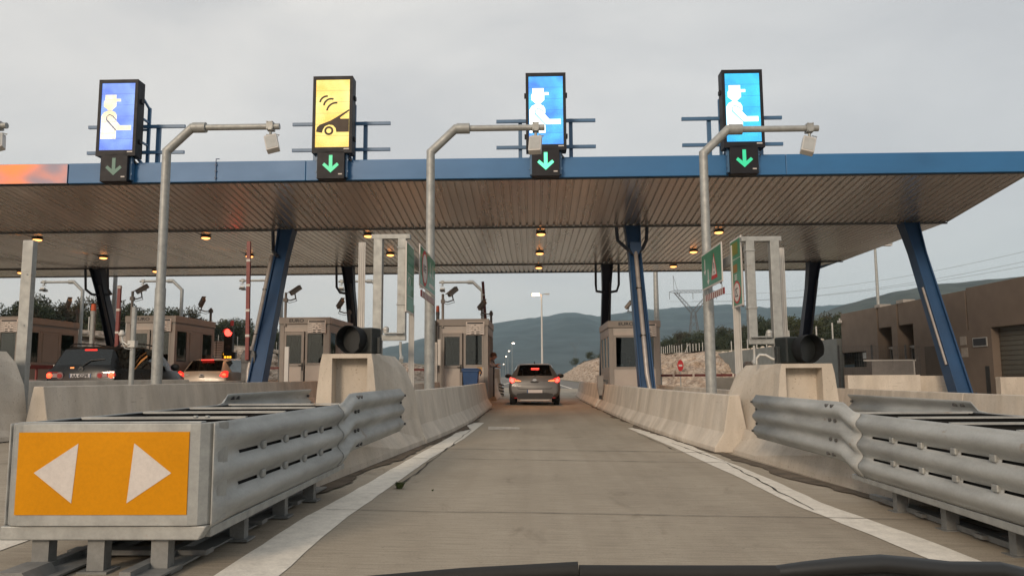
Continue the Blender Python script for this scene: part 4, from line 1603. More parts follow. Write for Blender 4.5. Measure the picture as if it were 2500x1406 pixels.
GB = 'concrete barriers along the grey car lane'
barrier([(-1.52, 11.25), (-1.40, 13.2), (-1.31, 15.6), (-1.275, 17.2)], 1, 'curved concrete barrier left of the lane, nearest one, next to the end block', GB)
barrier([(-1.275, 17.22), (-1.27, 21.5)], 1, 'concrete barrier left of the lane in front of the blue bin', GB)
barrier([(-1.27, 21.52), (-1.29, 25.0)], 1, 'concrete barrier left of the lane below the booth with the open window', GB)
barrier([(-1.42, 31.0), (-1.42, 36.0)], 1, 'concrete barrier left of the lane beyond the booth', GB, 1.15)
barrier([(2.42, 10.6), (2.28, 12.4), (2.14, 15.2), (2.10, 17.0)], -1, 'curved concrete barrier right of the lane, nearest one, next to the end block', GB)
barrier([(2.10, 17.02), (2.07, 21.0)], -1, 'concrete barrier right of the lane in front of the blue column', GB)
barrier([(2.07, 21.02), (2.05, 25.2)], -1, 'concrete barrier right of the lane beside the right booth', GB)
barrier([(2.05, 26.0), (2.05, 30.2)], -1, 'concrete barrier right of the lane just past the ticket terminal', GB)
barrier([(2.05, 30.22), (2.06, 34.8)], -1, 'concrete barrier right of the lane near the canopy back edge', GB)
barrier([(2.08, 34.82), (2.16, 40.0)], -1, 'farthest concrete barrier right of the lane, in daylight past the canopy', GB)
GB2 = 'concrete barriers of the lane left of the grey car'
barrier([(-2.98, 11.25), (-3.22, 15.2), (-3.3, 18.0)], -1, 'concrete barrier on the back of the left island, behind the end block', GB2)
barrier([(-3.3, 18.02), (-3.32, 25.0)], -1, 'concrete barrier on the back of the left island near the grey booth', GB2)
barrier([(-6.72, 10.95), (-6.62, 14.0), (-6.58, 18.2)], 1, 'long concrete barrier below the black car, its near length', GB2)
barrier([(-6.58, 18.22), (-6.56, 25.0)], 1, 'long concrete barrier below the beige car and the column', GB2)
GB3 = 'concrete barriers along the left car lane'
barrier([(-8.2, 10.95), (-8.4, 14.0), (-8.5, 18.4)], -1, 'concrete barrier just beside the black car, farther side of its island', GB3, 1.06)
barrier([(-8.5, 18.42), (-8.52, 25.0)], -1, 'concrete barrier beside the beige car on its right', GB3)
barrier([(-12.1, 15.0), (-12.05, 19.5), (-12.0, 25.0)], 1, 'concrete barrier on the left of the black car', GB3)
GB4 = 'concrete barriers along the rightmost lane'
barrier([(4.22, 10.6), (4.30, 15), (4.32, 25)], 1, 'concrete barrier on the right side of the right booth island', GB4)
barrier([(7.75, 5.2), (7.85, 10.0), (7.9, 15.0)], -1, 'long pinkish concrete barrier beyond the right crash cushion, near length', GB4)
barrier([(7.9, 15.02), (7.9, 25.0)], -1, 'long concrete barrier beside the rightmost lane, far length', GB4)

isl = MB()
for xa, xb, y0 in ((-2.85, -1.8, 11.3), (3.9, 2.62, 11.0), (-7.95, -6.98, 11.0), (-13.9, -12.4, 15), (-19.2, -17.7, 15), (8.2, 15.4, 16.0)):
    lo, hi = min(xa, xb), max(xa, xb)
    isl.hexa([V(lo, y0, gz(lo) - 0.1), V(hi, y0, gz(hi) - 0.1), V(hi, 36, gz(hi) - 0.1), V(lo, 36, gz(lo) - 0.1), V(lo, y0, gz(lo) + 0.2), V(hi, y0, gz(hi) + 0.2), V(hi, 36, gz(hi) + 0.2), V(lo, 36, gz(lo) + 0.2)])
struct('island_pavement', isl, M['island'])


M['lens_grey'] = mat("unlit_lens", (0.014, 0.016, 0.016), 0.4, var=0.1)
M['matt_black'] = mat("matt_black", (0.010, 0.011, 0.012), 0.75, var=0.2, spec=0.2)
# ------------------------------------------------------------------ big hooded signals on the end blocks
def signal(x, y, z, yaw, label):
    t = thing('lane_signal', label, 'traffic light', (x, y, z), group='unlit hooded signals on the end blocks')
    k = 1 if yaw > 0 else -1
    b = MB()
    b.box((0, 0.12, 0.18), (0.40, 0.26, 0.34))
    o = b.build('housing', M['signal_body'], t, bevel=0.02)
    o.rotation_euler = (0, 0, -yaw)
    v = MB()
    n = 28
    rings = []
    for r, yy in ((0.18, 0.0), (0.185, -0.17), (0.176, -0.168), (0.17, -0.02)):
        rings.append([V(r * math.cos(2 * math.pi * i / n), yy * (1.0 if math.sin(2 * math.pi * i / n) > -0.45 else 0.75), r * math.sin(2 * math.pi * i / n)) for i in range(n)])
    v.loft(rings, True, False)
    h = v.build('visor', M['matt_black'], t, smooth=40)
    h.location = (-0.05 * k, -0.012, 0.19)
    h.rotation_euler = (0, 0, -yaw * 1.1)
    l = MB()
    l.cyl((0, 0.02, 0), (0, -0.02, 0), 0.172, n=28)
    lo = l.build('lens', M['lens_grey'], t, smooth=50)
    lo.location = (-0.05 * k, 0.0, 0.19)
    lo.rotation_euler = (0, 0, -yaw * 1.1)
    c = MB()
    c.box((0.235 * k, 0.12, 0.12), (0.07, 0.12, 0.22))
    c.box((0, 0.12, 0.005), (0.34, 0.24, 0.015))
    c.build('bracket', M['signal_body'], t, bevel=0.006)
    return t


signal(-2.28, 10.2, gz(-2.1) + 1.242, 0.30, 'big unlit black hooded signal on the left concrete block')
signal(3.46, 10.2, gz(3.34) + 1.18, -0.30, 'big unlit black hooded signal on the right concrete block')
c = MB((3.1, 10.4, gz(3.34) + 1.178))
z = gz(3.34) + 1.178
c.tube([(2.99, 10.5, z), (2.99, 10.5, z + 0.08), (3.03, 10.48, z + 0.13), (3.10, 10.45, z + 0.125), (3.17, 10.42, z + 0.075), (3.22, 10.4, z + 0.06)], 0.02, 8)
tag(c.build('cable_duct', M['alu'], loc=(3.1, 10.4, z), smooth=60), 'curved pale cable duct on top of the right concrete block', 'cable')


# ------------------------------------------------------------------ portal frames with green lane signs on the islands
def portal(x_in, x_out, Y, k, label):
    """x_in nearest the lane; k = direction from the island to the lane"""
    zb = gz(x_in)
    t = thing('portal_frame', label, 'frame', (x_out, Y, zb), group='portal frames on the islands')
    w = abs(x_in - x_out)
    p = MB()
    p.box((0, 0, 1.60), (0.14, 0.14, 3.06))
    p.box((0, 0, 0.22), (0.30, 0.30, 0.03))
    p.build('post', M['galv'], t, bevel=0.008)
    p = MB()
    p.box((k * w, 0, 2.36), (0.13, 0.14, 1.54))
    p.box((k * w, 0, 2.08), (0.15, 0.16, 0.03))
    p.box((k * w, -0.0, 2.98), (0.15, 0.16, 0.03))
    p.build('hanging_post', M['galv'], t, bevel=0.008)
    p = MB()
    p.box((k * w * 0.52, 0, 3.165), (w + 0.24, 0.12, 0.075))
    p.build('top_beam', M['galv'], t, bevel=0.006)
    p = MB()
    p.box((k * (w * 0.5 + 0.06), 0, 1.56), (w + 0.02, 0.10, 0.09))
    p.box((k * (w * 0.5 + 0.08), -0.02, 1.625), (w - 0.06, 0.2, 0.02))
    p.build('shelf_bracket', M['galv'], t, bevel=0.006)
    p = MB()
    p.tube([(k * 0.14, -0.05, 1.64), (k * 0.14, -0.05, 1.67)], 0.045, 10)
    p.ball((k * 0.14, -0.05, 1.69), 0.05)
    p.build('dome_sensor', M['alu'], t, smooth=50)
    p = MB()
    p.tube([(k * (w - 0.02), 0.02, 1.5), (k * (w - 0.02), 0.02, 1.35), (k * w, -0.03, 1.24)], 0.02, 8)
    p.cyl((k * w, -0.0, 1.25), (k * w + 0.01, -0.09, 1.2), 0.035, n=10)
    p.build('bullet_sensor', M['alu'], t)
    return t


portal(-2.05, -2.43, 12.2, 1, 'galvanised portal frame with two square posts on the left island')
portal(3.43, 3.81, 12.2, -1, 'galvanised portal frame with two square posts on the right island')


def side_sign(name, label, x, y0, y1, z0, z1, k, parts, extra=None):
    """green sign standing parallel to the lane, its face towards the lane (k)"""
    t = thing(name, label, 'sign', (x, y0, z0), group='green signs facing the lane')
    L, H = y1 - y0, z1 - z0
    b = MB()
    b.box((0, L / 2, H / 2), (0.02, L, H))
    b.build('border_plate', M['sign_white'], t)
    b = MB()
    b.box((k * 0.0115, L / 2, H / 2), (0.004, L - 0.06, H - 0.06))
    f = b.build('face', M['green'], t)
    for yy in (L * 0.15, L * 0.8):
        b = MB()
        b.box((-k * 0.025, yy, H / 2), (0.03, 0.04, H + 0.04))
        b.build('back_rail', M['galv'], t)
    for nm, mname, shape, lay in parts:
        g = MB()
        xx = k * (0.0138 + 0.0022 * lay)
        # fraction u runs away from the driver on the sign as read from the lane
        pts = [(L * u if k < 0 else L * u, H * (1 - v)) for u, v in shape]
        g.prism(pts, 'x', xx, xx + k * 0.002)
        g.build(nm, M[mname], f)
    return t


def circ(cx, cy, rx, ry, n=28):
    return [(cx + rx * math.cos(2 * math.pi * i / n), cy + ry * math.sin(2 * math.pi * i / n)) for i in range(n)]


def rect(a, b, c, d):
    return [(a, b), (c, b), (c, d), (a, d)]


M['green_light'] = mat("green_panel_light", (0.09, 0.21, 0.15), 0.4, var=0.05)
M['sign_yellow'] = mat("sign_yellow", (0.15, 0.15, 0.012), 0.5, var=0.05)
M['sign_orange'] = mat("sign_orange", (0.24, 0.12, 0.02), 0.5, var=0.05)
# left pair
side_sign('information_sign', 'narrow tall green sign with three pale panels on the left portal frame', -1.972, 12.08, 12.85, 2.0, 3.12, 1,
          [('text_panel', 'green_light', rect(.1, .06, .9, .155), 0), ('text_panel', 'green_light', rect(.1, .19, .9, .285), 0), ('text_panel', 'green_light', rect(.1, .32, .9, .41), 0),
           ('divider', 'sign_white', rect(.03, .44, .97, .447), 0), ('symbol', 'sign_white', circ(.35, .55, .16, .06), 0), ('symbol', 'green', circ(.35, .555, .08, .05), 1),
           ('divider', 'sign_white', rect(.03, .76, .97, .765), 0)])
hs = side_sign('height_limit_sign', 'green sign with red-ringed height limit disc and arrows, on the left reader pole', -1.885, 12.95, 14.98, 2.52, 3.22, 1,
               [('disc', 'signred', circ(.27, .5, .165, .45), 0), ('disc', 'sign_white', circ(.27, .5, .132, .36), 1), ('lettering', 'ink', rect(.18, .42, .21, .60), 2), ('lettering', 'ink', rect(.24, .42, .255, .60), 2),
                ('lettering', 'ink', rect(.28, .42, .34, .46), 2), ('lettering', 'ink', rect(.28, .5, .34, .54), 2), ('lettering', 'ink', rect(.28, .57, .34, .60), 2),
                ('arrow', 'sign_white', [(.60, .2), (.63, .2), (.63, .5), (.68, .5), (.615, .62), (.55, .5), (.60, .5)], 0),
                ('arrow', 'sign_white', [(.80, .2), (.83, .2), (.83, .5), (.88, .5), (.815, .62), (.75, .5), (.80, .5)], 0), ('lettering', 'sign_white', rect(.55, .76, .9, .86), 0)])
# right pair
side_sign('speed_sign', 'narrow tall green sign with yellow panel and red-ringed number disc on the right portal frame', 3.345, 12.35, 13.0, 2.08, 3.2, -1,
          [('panel', 'sign_yellow', rect(.25, .06, .8, .24), 0), ('divider', 'sign_white', rect(.03, .30, .97, .307), 0), ('panel', 'sign_orange', rect(.35, .38, .72, .50), 0),
           ('lettering', 'sign_white', rect(.4, .53, .62, .545), 0), ('lettering', 'sign_white', rect(.4, .56, .62, .575), 0), ('lettering', 'sign_white', rect(.4, .59, .62, .605), 0),
           ('disc', 'signred', circ(.45, .79, .33, .165), 0), ('disc', 'sign_white', circ(.45, .79, .265, .135), 1),
           ('lettering', 'ink', rect(.34, .73, .52, .745), 2), ('lettering', 'ink', [(.50, .74), (.54, .74), (.42, .84), (.38, .84)], 2), ('lettering', 'ink', rect(.34, .84, .54, .855), 2), ('lettering', 'ink', rect(.58, .73, .62, .855), 2)])
hs2 = side_sign('height_limit_sign', 'green sign with white warning triangle and white arrows, on the right reader pole', 3.27, 13.3, 14.85, 2.58, 3.26, -1,
                [('triangle', 'signred', [(.20, .84), (.50, .84), (.35, .16)], 0), ('triangle', 'sign_white', [(.245, .74), (.455, .74), (.35, .25)], 1), ('lettering', 'ink', rect(.325, .42, .355, .58), 2), ('lettering', 'ink', rect(.325, .64, .355, .70), 2),
                 ('arrow', 'sign_white', [(.80, .18), (.83, .18), (.83, .5), (.88, .5), (.815, .62), (.75, .5), (.80, .5)], 0),
                 ('arrow', 'sign_white', [(.64, .5), (.67, .5), (.67, .8), (.72, .8), (.655, .92), (.59, .8), (.64, .8)], 0)])
M['bar_red'] = mat("faded_bar_red", (0.22, 0.03, 0.03), 0.6, var=0.1)
for x, k, y0, y1, z, lab in ((-1.88, 1, 13.1, 14.9, 2.40, 'red and white striped bar hanging under the left height limit sign'),
                             (3.29, -1, 13.3, 14.75, 2.42, 'red and white striped bar hanging under the sign with the warning triangle')):
    t = thing('hanging_bar', lab, 'height bar', (x, y0, z), group='striped bars hanging under the signs')
    b = MB()
    n = 20
    L = y1 - y0
    for i in range(n):
        b.box((0, L * (i + 0.5) / n, 0), (0.02, L / n, 0.11), mi=i % 2)
    b.build('striped_bar', [M['bar_red'], M['sign_white']], t)
    for yy in (0.15, L - 0.2):
        b = MB()
        b.tube([(0, yy, 0.05), (0, yy, 0.13)], 0.008, 5)
        b.build('chain', M['galv'], t)
for x, k, sx in ((-2.0, 1, 'left'), (3.42, -1, 'right')):
    b = MB((x, 12.3, 2.95))
    b.b2((x - 0.03, 12.28, 2.86), (x + 0.03, 15.0, 3.02))
    tag(b.build('sign_bracket', M['galv'], loc=(x, 12.3, 2.95)), 'horizontal steel bracket between portal frame and reader pole on the %s island' % sx, 'bracket')


# ------------------------------------------------------------------ white posts and small sensor posts
def ribbed_post(x, y, z0, h, w, label, ribs=True):
    t = MB()
    t.box((0, 0, h / 2), (w * (0.62 if ribs else 1.0), w * 0.7, h))
    for dx in (-0.38, -0.12, 0.14, 0.4) if ribs else ():
        t.box((dx * w, -w * 0.36, h / 2), (w * 0.14, w * 0.16, h - 0.002))
    for i in range(3):
        t.cyl((0.02, -w * 0.45, h * (0.25 + 0.28 * i)), (0.02, -w * 0.50, h * (0.25 + 0.28 * i)), 0.012, n=6)
    o = t.build('sensor_post', M['white_steel'] if ribs else M['galv'], loc=(x, y, z0), bevel=0.004)
    tag(o, label, 'post', 'white ribbed sensor posts on the islands')
    return o


ribbed_post(-2.82, 12.8, gz(-2.8) + 0.2, 2.97, 0.125, 'tall white ribbed post left of the left portal frame')
ribbed_post(-2.0, 12.9, gz(-2.8) + 0.2, 1.92, 0.10, 'white post below the narrow tall green sign on the left island')
ribbed_post(4.10, 12.8, gz(4.1) + 0.2, 2.93, 0.115, 'tall white ribbed post right of the right portal frame')
ribbed_post(3.37, 12.9, gz(3.4) + 0.2, 2.98, 0.13, 'tall white post between the two green signs on the right island')
ribbed_post(-7.62, 11.5, gz(-7.6) + 0.2, 2.74, 0.16, 'wide pale post at the left photo edge, above the blurred concrete', False)
t = thing('sensor_mast', 'thin grey post with white dome arm in front of the black car', 'post', (-7.26, 14.0, gz(-7.26) + 0.2))
p = MB()
p.cyl((0, 0, 0), (0, 0, 1.95), 0.045, n=12)
p.build('post', M['galv'], t)
p = MB()
p.tube([(0, -0.05, 1.28), (-0.06, -0.08, 1.26), (-0.16, -0.06, 1.32), (-0.20, -0.02, 1.42)], 0.014, 8)
p.tube([(0, -0.05, 1.18), (-0.10, -0.08, 1.20), (-0.19, -0.05, 1.33)], 0.009, 6)
p.box((0.0, -0.01, 1.28), (0.13, 0.12, 0.12))
p.build('arm', M['alu'], t, smooth=40)
p = MB()
p.ball((-0.20, -0.02, 1.46), 0.06, sc=(1, 1, 0.8))
p.cyl((-0.20, -0.02, 1.47), (-0.20, -0.02, 1.53), 0.05, 0.03, 12)
p.build('dome', M['white_steel'], t, smooth=50)
p = MB((-6.95, 22.0, gz(-7) + 0.2))
p.prism([(-7.02, 21.96), (-6.9, 21.96), (-6.9, 22.04), (-7.02, 22.04)], 'z', gz(-7) + 0.2, 1.86)
tag(p.build('marker_post', M['white_steel'], loc=(-6.95, 22.0, gz(-7) + 0.2), bevel=0.01), 'short white square post in front of the booth door left of the block', 'post')


# ------------------------------------------------------------------ boom gates
def gate(x, y, ang, length, label, k, col, cab=True, white_every=0.72, z_piv=0.95):
    """ang: raise of the boom from level, k: direction it closes to"""
    zb = gz(x) + 0.2
    t = thing('boom_gate', label, 'boom gate', (x, y, zb), group='red and white boom gates')
    if cab:
        c = MB()
        c.loft([[V(a * w, b * w, z) for a, b in ((-1, -1), (1, -1), (1, 1), (-1, 1))] for w, z in ((0.19, 0), (0.19, 1.05), (0.20, 1.10), (0.20, 1.30), (0.15, 1.42))])
        c.build('cabinet', M['dark_steel'], t, bevel=0.015)
    b = MB()
    d = V(k * math.cos(ang), 0, math.sin(ang))
    n = int(length / white_every)
    o = V(0, -0.24 if ang > 1 else -0.23, z_piv)
    e0 = 0.0
    for i in range(n + 1):
        e1 = min(length, e0 + white_every - 0.07)
        b.bar(o + d * e0, o + d * e1, 0.10, 0.085, mi=0)
        if e1 < length:
            b.bar(o + d * e1, o + d * min(length, e1 + 0.07), 0.11, 0.095, mi=1)
        e0 = e1 + 0.07
        if e0 >= length:
            break
    b.build('boom', [M[col], M['sign_white']], t)
    return t


gate(-8.08, 22.2, rad(89.0), 3.40, 'raised red boom with white bands and dark cabinet beside the beige car', -1, 'red', z_piv=1.15)
gate(-13.15, 24.6, rad(90), 2.9, 'raised red boom seen behind the black car', -1, 'red', z_piv=0.6)
gate(-1.62, 29.6, rad(94), 3.35, 'raised dark red boom at the exit of the grey car lane', 1, 'darkred', z_piv=1.0)
gate(8.0, 29.0, 0.0, 3.9, 'closed dark red boom across the rightmost lane', -1, 'darkred', z_piv=0.93)
gate(-6.75, 29.0, 0.0, 3.3, 'closed red boom across the lane left of the grey car', 1, 'darkred', z_piv=0.93)
gate(-12.15, 29.0, 0.0, 3.6, 'closed red boom in front of the beige car', 1, 'darkred', z_piv=0.93)
r = MB((-13.6, 19, 1.0))
r.b2((-13.63, 18.6, gz(-13.6) + 1.02), (-13.57, 23.5, gz(-13.6) + 1.13))
for y in (19.6, 20.7, 21.8):
    r.b2((-13.56, y, gz(-13.6) + 1.10), (-13.53, y + 0.06, gz(-13.6) + 1.15), mi=1)
for y in (18.8, 21.1, 23.3):
    r.b2((-13.62, y, gz(-13.6) + 0.2), (-13.58, y + 0.06, gz(-13.6) + 1.019))
tag(r.build('guard_board', [M['red'], M['sign_white']], loc=(-13.6, 19, 1.0)), 'red guard board at the left photo edge, left of the black car', 'guard rail')


def beacon(x, y, top, base, r, label):
    t = thing('beacon_post', label, 'beacon', (x, y, base), group='orange beacons on posts')
    h = top - base
    p = MB()
    p.cyl((0, 0, 0), (0, 0, h - 0.32), r, n=12)
    p.cyl((0, 0, h - 0.32), (0, 0, h - 0.22), r * 1.15, n=12)
    p.build('post', M['galv'] if r > 0.06 else M['dark_steel'], t)
    p = MB()
    p.cyl((0, 0, h - 0.22), (0, 0, h), r * 1.05, r * 0.9, 12)
    p.build('lamp', M['amber_lens'], t, bevel=0.02)
    return t


beacon(-13.75, 24.0, 3.32, gz(-13.7) + 0.2, 0.075, 'orange beacon on grey post left of the dark rear column')
beacon(-8.35, 24.0, 3.22, gz(-8.4) + 0.2, 0.075, 'orange beacon on grey post beside the raised red boom')
beacon(-3.28, 27.0, 3.45, gz(-3.2) + 0.2, 0.06, 'orange beacon half hidden by the reader pole, beside the booth with the bin')


# lit red traffic light with amber display past the left car lane
x0 = at(560, 812, 31).x
t = thing('traffic_light', 'lit red traffic light with amber text display, beyond the beige car', 'traffic light', (x0, 31, gz(-12) + 0.1))
zc = at(560, 812, 31).z - (gz(-12) + 0.1)
p = MB()
p.cyl((0, 0.12, 0), (0, 0.12, zc + 0.3), 0.06, n=10)
p.build('post', M['dark_steel'], t)
p = MB()
p.box((0, 0, zc - 0.36), (0.34, 0.22, 1.10))
p.build('housing', M['signal_body'], t, bevel=0.015)
p = MB()
p.ball((0, -0.115, zc), 0.155, sc=(1, 0.3, 1))
p.build('red_lens', M['stop_hot'], t)
p = MB()
n = 20
p.loft([[V(r * math.cos(2 * math.pi * i / n), yy, zc + r * math.sin(2 * math.pi * i / n)) for i in range(n // 2 + 1)] for r, yy in ((0.16, -0.11), (0.16, -0.30), (0.15, -0.30), (0.15, -0.11))], closed=False, cap=False)
p.build('visor', M['black'], t)
p = MB()
p.ball((0, -0.115, zc - 0.62), 0.12, sc=(1, 0.3, 1))
p.build('dark_lens', M['ink'], t)
p = MB()
p.cyl((0.06, 0.1, zc + 0.28), (0.06, 0.1, zc + 0.5), 0.07, n=12)
p.build('beacon', M['red_lens'], t)
p = MB()
p.box((0.03, 0, zc - 0.96), (0.54, 0.2, 0.36))
ds = p.build('display', M['black'], t, bevel=0.01)
for zz, segs in ((0.06, (-0.17, -0.08, 0.06)), (-0.06, (-0.13, -0.02, 0.08))):
    for xx in segs:
        p = MB()
        p.box((0.03 + xx, -0.102, zc - 0.92 + zz), (0.075, 0.006, 0.075))
        p.build('lit_text', M['amber_text'], ds)
p = at(534, 856, 32)
t = thing('notice_board', 'white board with dark lines beyond the beige car, left of the red light', 'sign', (p.x, 32, gz(-12)))
b = MB()
b.box((0, 0, p.z - gz(-12)), (0.46, 0.04, 0.78))
pn = b.build('panel', M['plate'], t)
b = MB()
for i in range(7):
    b.box((-0.02, -0.0215, p.z - gz(-12) + 0.32 - i * 0.1), (0.30, 0.003, 0.018))
b.box((-0.1, -0.0215, p.z - gz(-12)), (0.03, 0.003, 0.76))
b.build('printed_lines', M['ink'], pn)
b = MB()
b.box((0, 0.05, (p.z - gz(-12)) / 2), (0.08, 0.05, p.z - gz(-12)))
b.build('post', M['galv'], t)

# ticket terminal reaching over the right-hand barrier
t = thing('ticket_terminal', 'narrow brown terminal box over the right barrier, near the right booth', 'terminal', (2.12, 24.6, gz(2.1)))
b = MB()
b.box((0, 0, 0.83), (0.19, 0.22, 0.36))
b.box((0, 0, 1.02), (0.21, 0.24, 0.03))
b.prism([(-0.095, 0.65), (0.095, 0.65), (0.05, 0.42), (-0.05, 0.42)], 'y', -0.11, 0.11)
b.build('case', M['booth'], t, bevel=0.01)
b = MB()
b.box((0, -0.01, 0.36), (0.09, 0.1, 0.12))
b.build('card_slot', M['black'], t)
b = MB()
b.box((0.14, 0.05, 0.88), (0.10, 0.06, 0.06))
b.box((0.22, 0.05, 0.5), (0.06, 0.06, 0.8))
b.build('bracket', M['dark_steel'], t)
# ================================================================== toll booths
BW, BL = 1.70, 3.3


def booth(cx, y, label, door=True, lettering=True, wide=False, person_side=1, gap=False):
    zb = gz(cx) + 0.2
    t = thing('toll_booth', label, 'toll booth', (cx, y, zb), group='toll booths on the islands')
    h = BW / 2
    H = 2.68
    # shell: floor, back wall, corner posts, lower panels, header
    w = MB()
    w.b2((-h, 0, 0), (h, BL, 0.10))
    w.b2((-h + 0.001, BL - 0.05, 0.10), (h - 0.001, BL, 2.45))
    for x, yy in ((-h, 0), (h - 0.15, 0), (-h, BL - 0.17), (h - 0.15, BL - 0.17)):
        w.b2((x, yy, 0.10), (x + 0.15, yy + 0.12, 2.45))
    for s in (-1, 1):
        a, b = sorted((s * h, s * (h - 0.06)))
        w.b2((a, 0.12, 0.10), (b, BL - 0.17, 1.08))
        w.b2((a, 0.12, 2.22), (b, BL - 0.17, 2.45))
        for yy in (1.0, 2.1):
            w.b2((a, yy, 1.08), (b, yy + 0.10, 2.22))
    w.build('shell', M['booth'], t, bevel=0.006)
    w = MB()
    w.b2((-h - 0.03, -0.04, 2.451), (h + 0.03, BL + 0.03, H))
    w.build('roof_band', M['booth'], t, bevel=0.012)
    w = MB()
    w.b2((-h + 0.152, 0.02, 2.20), (h - 0.152, 0.05, 2.45))
    w.build('header_panel', M['booth_panel'], t)
    w = MB()
    if door:
        w.b2((0.03, 0.02, 0.10), (h - 0.152, 0.05, 1.07))
    else:
        w.b2((-h + 0.152, 0.02, 0.10), (h - 0.152, 0.05, 1.07))
    w.build('lower_panel', M['booth_panel'], t)
    if door:
        d = MB()
        x0, x1 = -h + 0.155, -0.02
        d.b2((x0, 0.0, 0.12), (x0 + 0.07, 0.05, 2.19))
        d.b2((x1 - 0.09, 0.0, 0.12), (x1, 0.05, 2.19))
        d.b2((x0 + 0.07, 0.0, 2.08), (x1 - 0.09, 0.05, 2.19))
        d.b2((x0 + 0.07, 0.0, 1.02), (x1 - 0.09, 0.05, 1.12))
        dr = d.build('door', M['booth'], t, bevel=0.004)
        d = MB()
        d.b2((x0 + 0.07, 0.015, 0.12), (x1 - 0.09, 0.045, 1.019))
        d.build('door_panel', M['booth_panel'], dr)
        d = MB()
        d.b2((x0 + 0.07, 0.022, 1.12), (x1 - 0.09, 0.03, 2.08))
        d.build('pane', M['glass'], dr)
        d = MB()
        d.box((x1 - 0.045, -0.012, 1.02), (0.045, 0.02, 0.26))
        d.tube([(x1 - 0.045, -0.02, 1.06), (x1 - 0.045, -0.06, 1.06), (x1 - 0.17, -0.06, 1.06)], 0.012, 6)
        d.build('handle', M['black'], dr)
        x0, x1 = 0.02, h - 0.152
    else:
        x0, x1 = -h + 0.152, h - 0.152
    wdw = MB()
    wdw.b2((x0, 0.0, 1.071), (x0 + 0.08, 0.05, 2.199))
    wdw.b2((x1 - 0.06, 0.0, 1.071), (x1, 0.05, 2.199))
    wdw.b2((x0 + 0.08, 0.0, 1.071), (x1 - 0.06, 0.05, 1.14))
    wdw.b2((x0 + 0.08, 0.0, 2.12), (x1 - 0.06, 0.05, 2.199))
    wf = wdw.build('window', M['booth'], t, bevel=0.004)
    wdw = MB()
    wdw.b2((x0 + 0.08, 0.022, 1.14), (x1 - 0.06, 0.03, 2.12))
    wdw.build('pane', M['glass'], wf)
    for s in (-1, 1):
        for i, (a, b) in enumerate(((0.13, 0.99), (1.11, 2.09), (2.21, BL - 0.18))):
            fr = MB()
            x = s * (h - 0.03)
            for q in (((a, 1.081), (a + 0.05, 2.219)), ((b - 0.05, 1.081), (b, 2.219)), ((a + 0.05, 1.081), (b - 0.05, 1.13)), ((a + 0.05, 2.17), (b - 0.05, 2.219))):
                fr.b2((x - 0.025, q[0][0], q[0][1]), (x + 0.025, q[1][0], q[1][1]))
            f = fr.build('side_window', M['booth'], t)
            if gap and s == 1 and i == 1:
                continue
            if not gap and i == 1 and s == 1:
                fr = MB()
                fr.b2((x - 0.02, a + 0.052, 1.132), (x + 0.04, b - 0.052, 2.168))
                fr.build('sliding_panel', M['booth'], t, bevel=0.006)
                continue
            fr = MB()
            fr.b2((x - 0.004, a + 0.05, 1.13), (x + 0.004, b - 0.05, 2.17))
            fr.build('pane', M['glass'], f)
    # tariff board with rows of little vehicle silhouettes
    bx, bz = 0.42, 2.36
    tb = MB()
    tb.b2((bx - 0.31, -0.065, bz - 0.22), (bx + 0.31, -0.042, bz + 0.22))
    tf = tb.build('tariff_board', M['sign_white'], t, bevel=0.004)
    pr = MB()
    q = -0.0675
    pr.box((bx, q, bz + 0.175), (0.54, 0.004, 0.05))
    for x in (-0.17, 0.17, -0.29, 0.29):
        pr.box((bx + x, q, bz - 0.04), (0.004, 0.004, 0.34))
    for k in range(5):
        pr.box((bx, q, bz + 0.13 - k * 0.085), (0.58, 0.004, 0.004))
        for x in (-0.235, 0.225):
            pr.box((bx + x, q, bz + 0.085 - k * 0.075), (0.07, 0.004, 0.012))
    for x, z, w_, hh in ((0, 0.10, 0.07, 0.02), (-0.08, 0.045, 0.06, 0.016), (0.09, 0.045, 0.08, 0.016), (-0.10, -0.01, 0.08, 0.02), (0.0, -0.015, 0.05, 0.014), (0.11, -0.01, 0.06, 0.02), (0, -0.065, 0.07, 0.022),
                         (-0.08, -0.115, 0.10, 0.03), (0.09, -0.115, 0.12, 0.03), (-0.08, -0.18, 0.11, 0.034), (0.09, -0.18, 0.12, 0.034)):
        pr.prism([(bx + x - w_ / 2, bz + z - hh / 2), (bx + x + w_ / 2, bz + z - hh / 2), (bx + x + w_ / 2, bz + z + hh * 0.2), (bx + x + w_ * 0.25, bz + z + hh / 2), (bx + x - w_ * 0.35, bz + z + hh / 2), (bx + x - w_ / 2, bz + z)], 'y', q + 0.002, q - 0.002)
    pr.build('printed_table', M['ink'], tf)
    # inside: counter, screen, chair back, papers
    i_ = MB()
    i_.b2((-h + 0.16, 1.0, 0.10), (h - 0.07, 1.6, 0.92))
    i_.b2((h - 0.45, 1.61, 0.10), (h - 0.07, 2.9, 0.92))
    i_.build('counter', M['booth_dark'], t)
    i_ = MB()
    i_.box((0.18, 1.25, 1.20), (0.42, 0.05, 0.30), rz=0.3)
    i_.box((0.18, 1.27, 0.97), (0.06, 0.06, 0.14))
    i_.box((0.18, 1.27, 0.93), (0.22, 0.18, 0.02))
    i_.build('monitor', M['black'], t)
    i_ = MB()
    i_.box((-0.35, 1.3, 1.12), (0.22, 0.02, 0.28), rz=-0.2)
    i_.box((0.5, 1.2, 0.99), (0.26, 0.2, 0.14))
    i_.build('papers', M['plate'], t)
    i_ = MB()
    i_.b2((-0.6, BL - 0.35, 0.6), (-0.35, BL - 0.06, 2.0))
    i_.b2((-0.25, BL - 0.09, 1.2), (0.1, BL - 0.052, 1.7))
    i_.build('cupboard', M['booth_dark'], t)
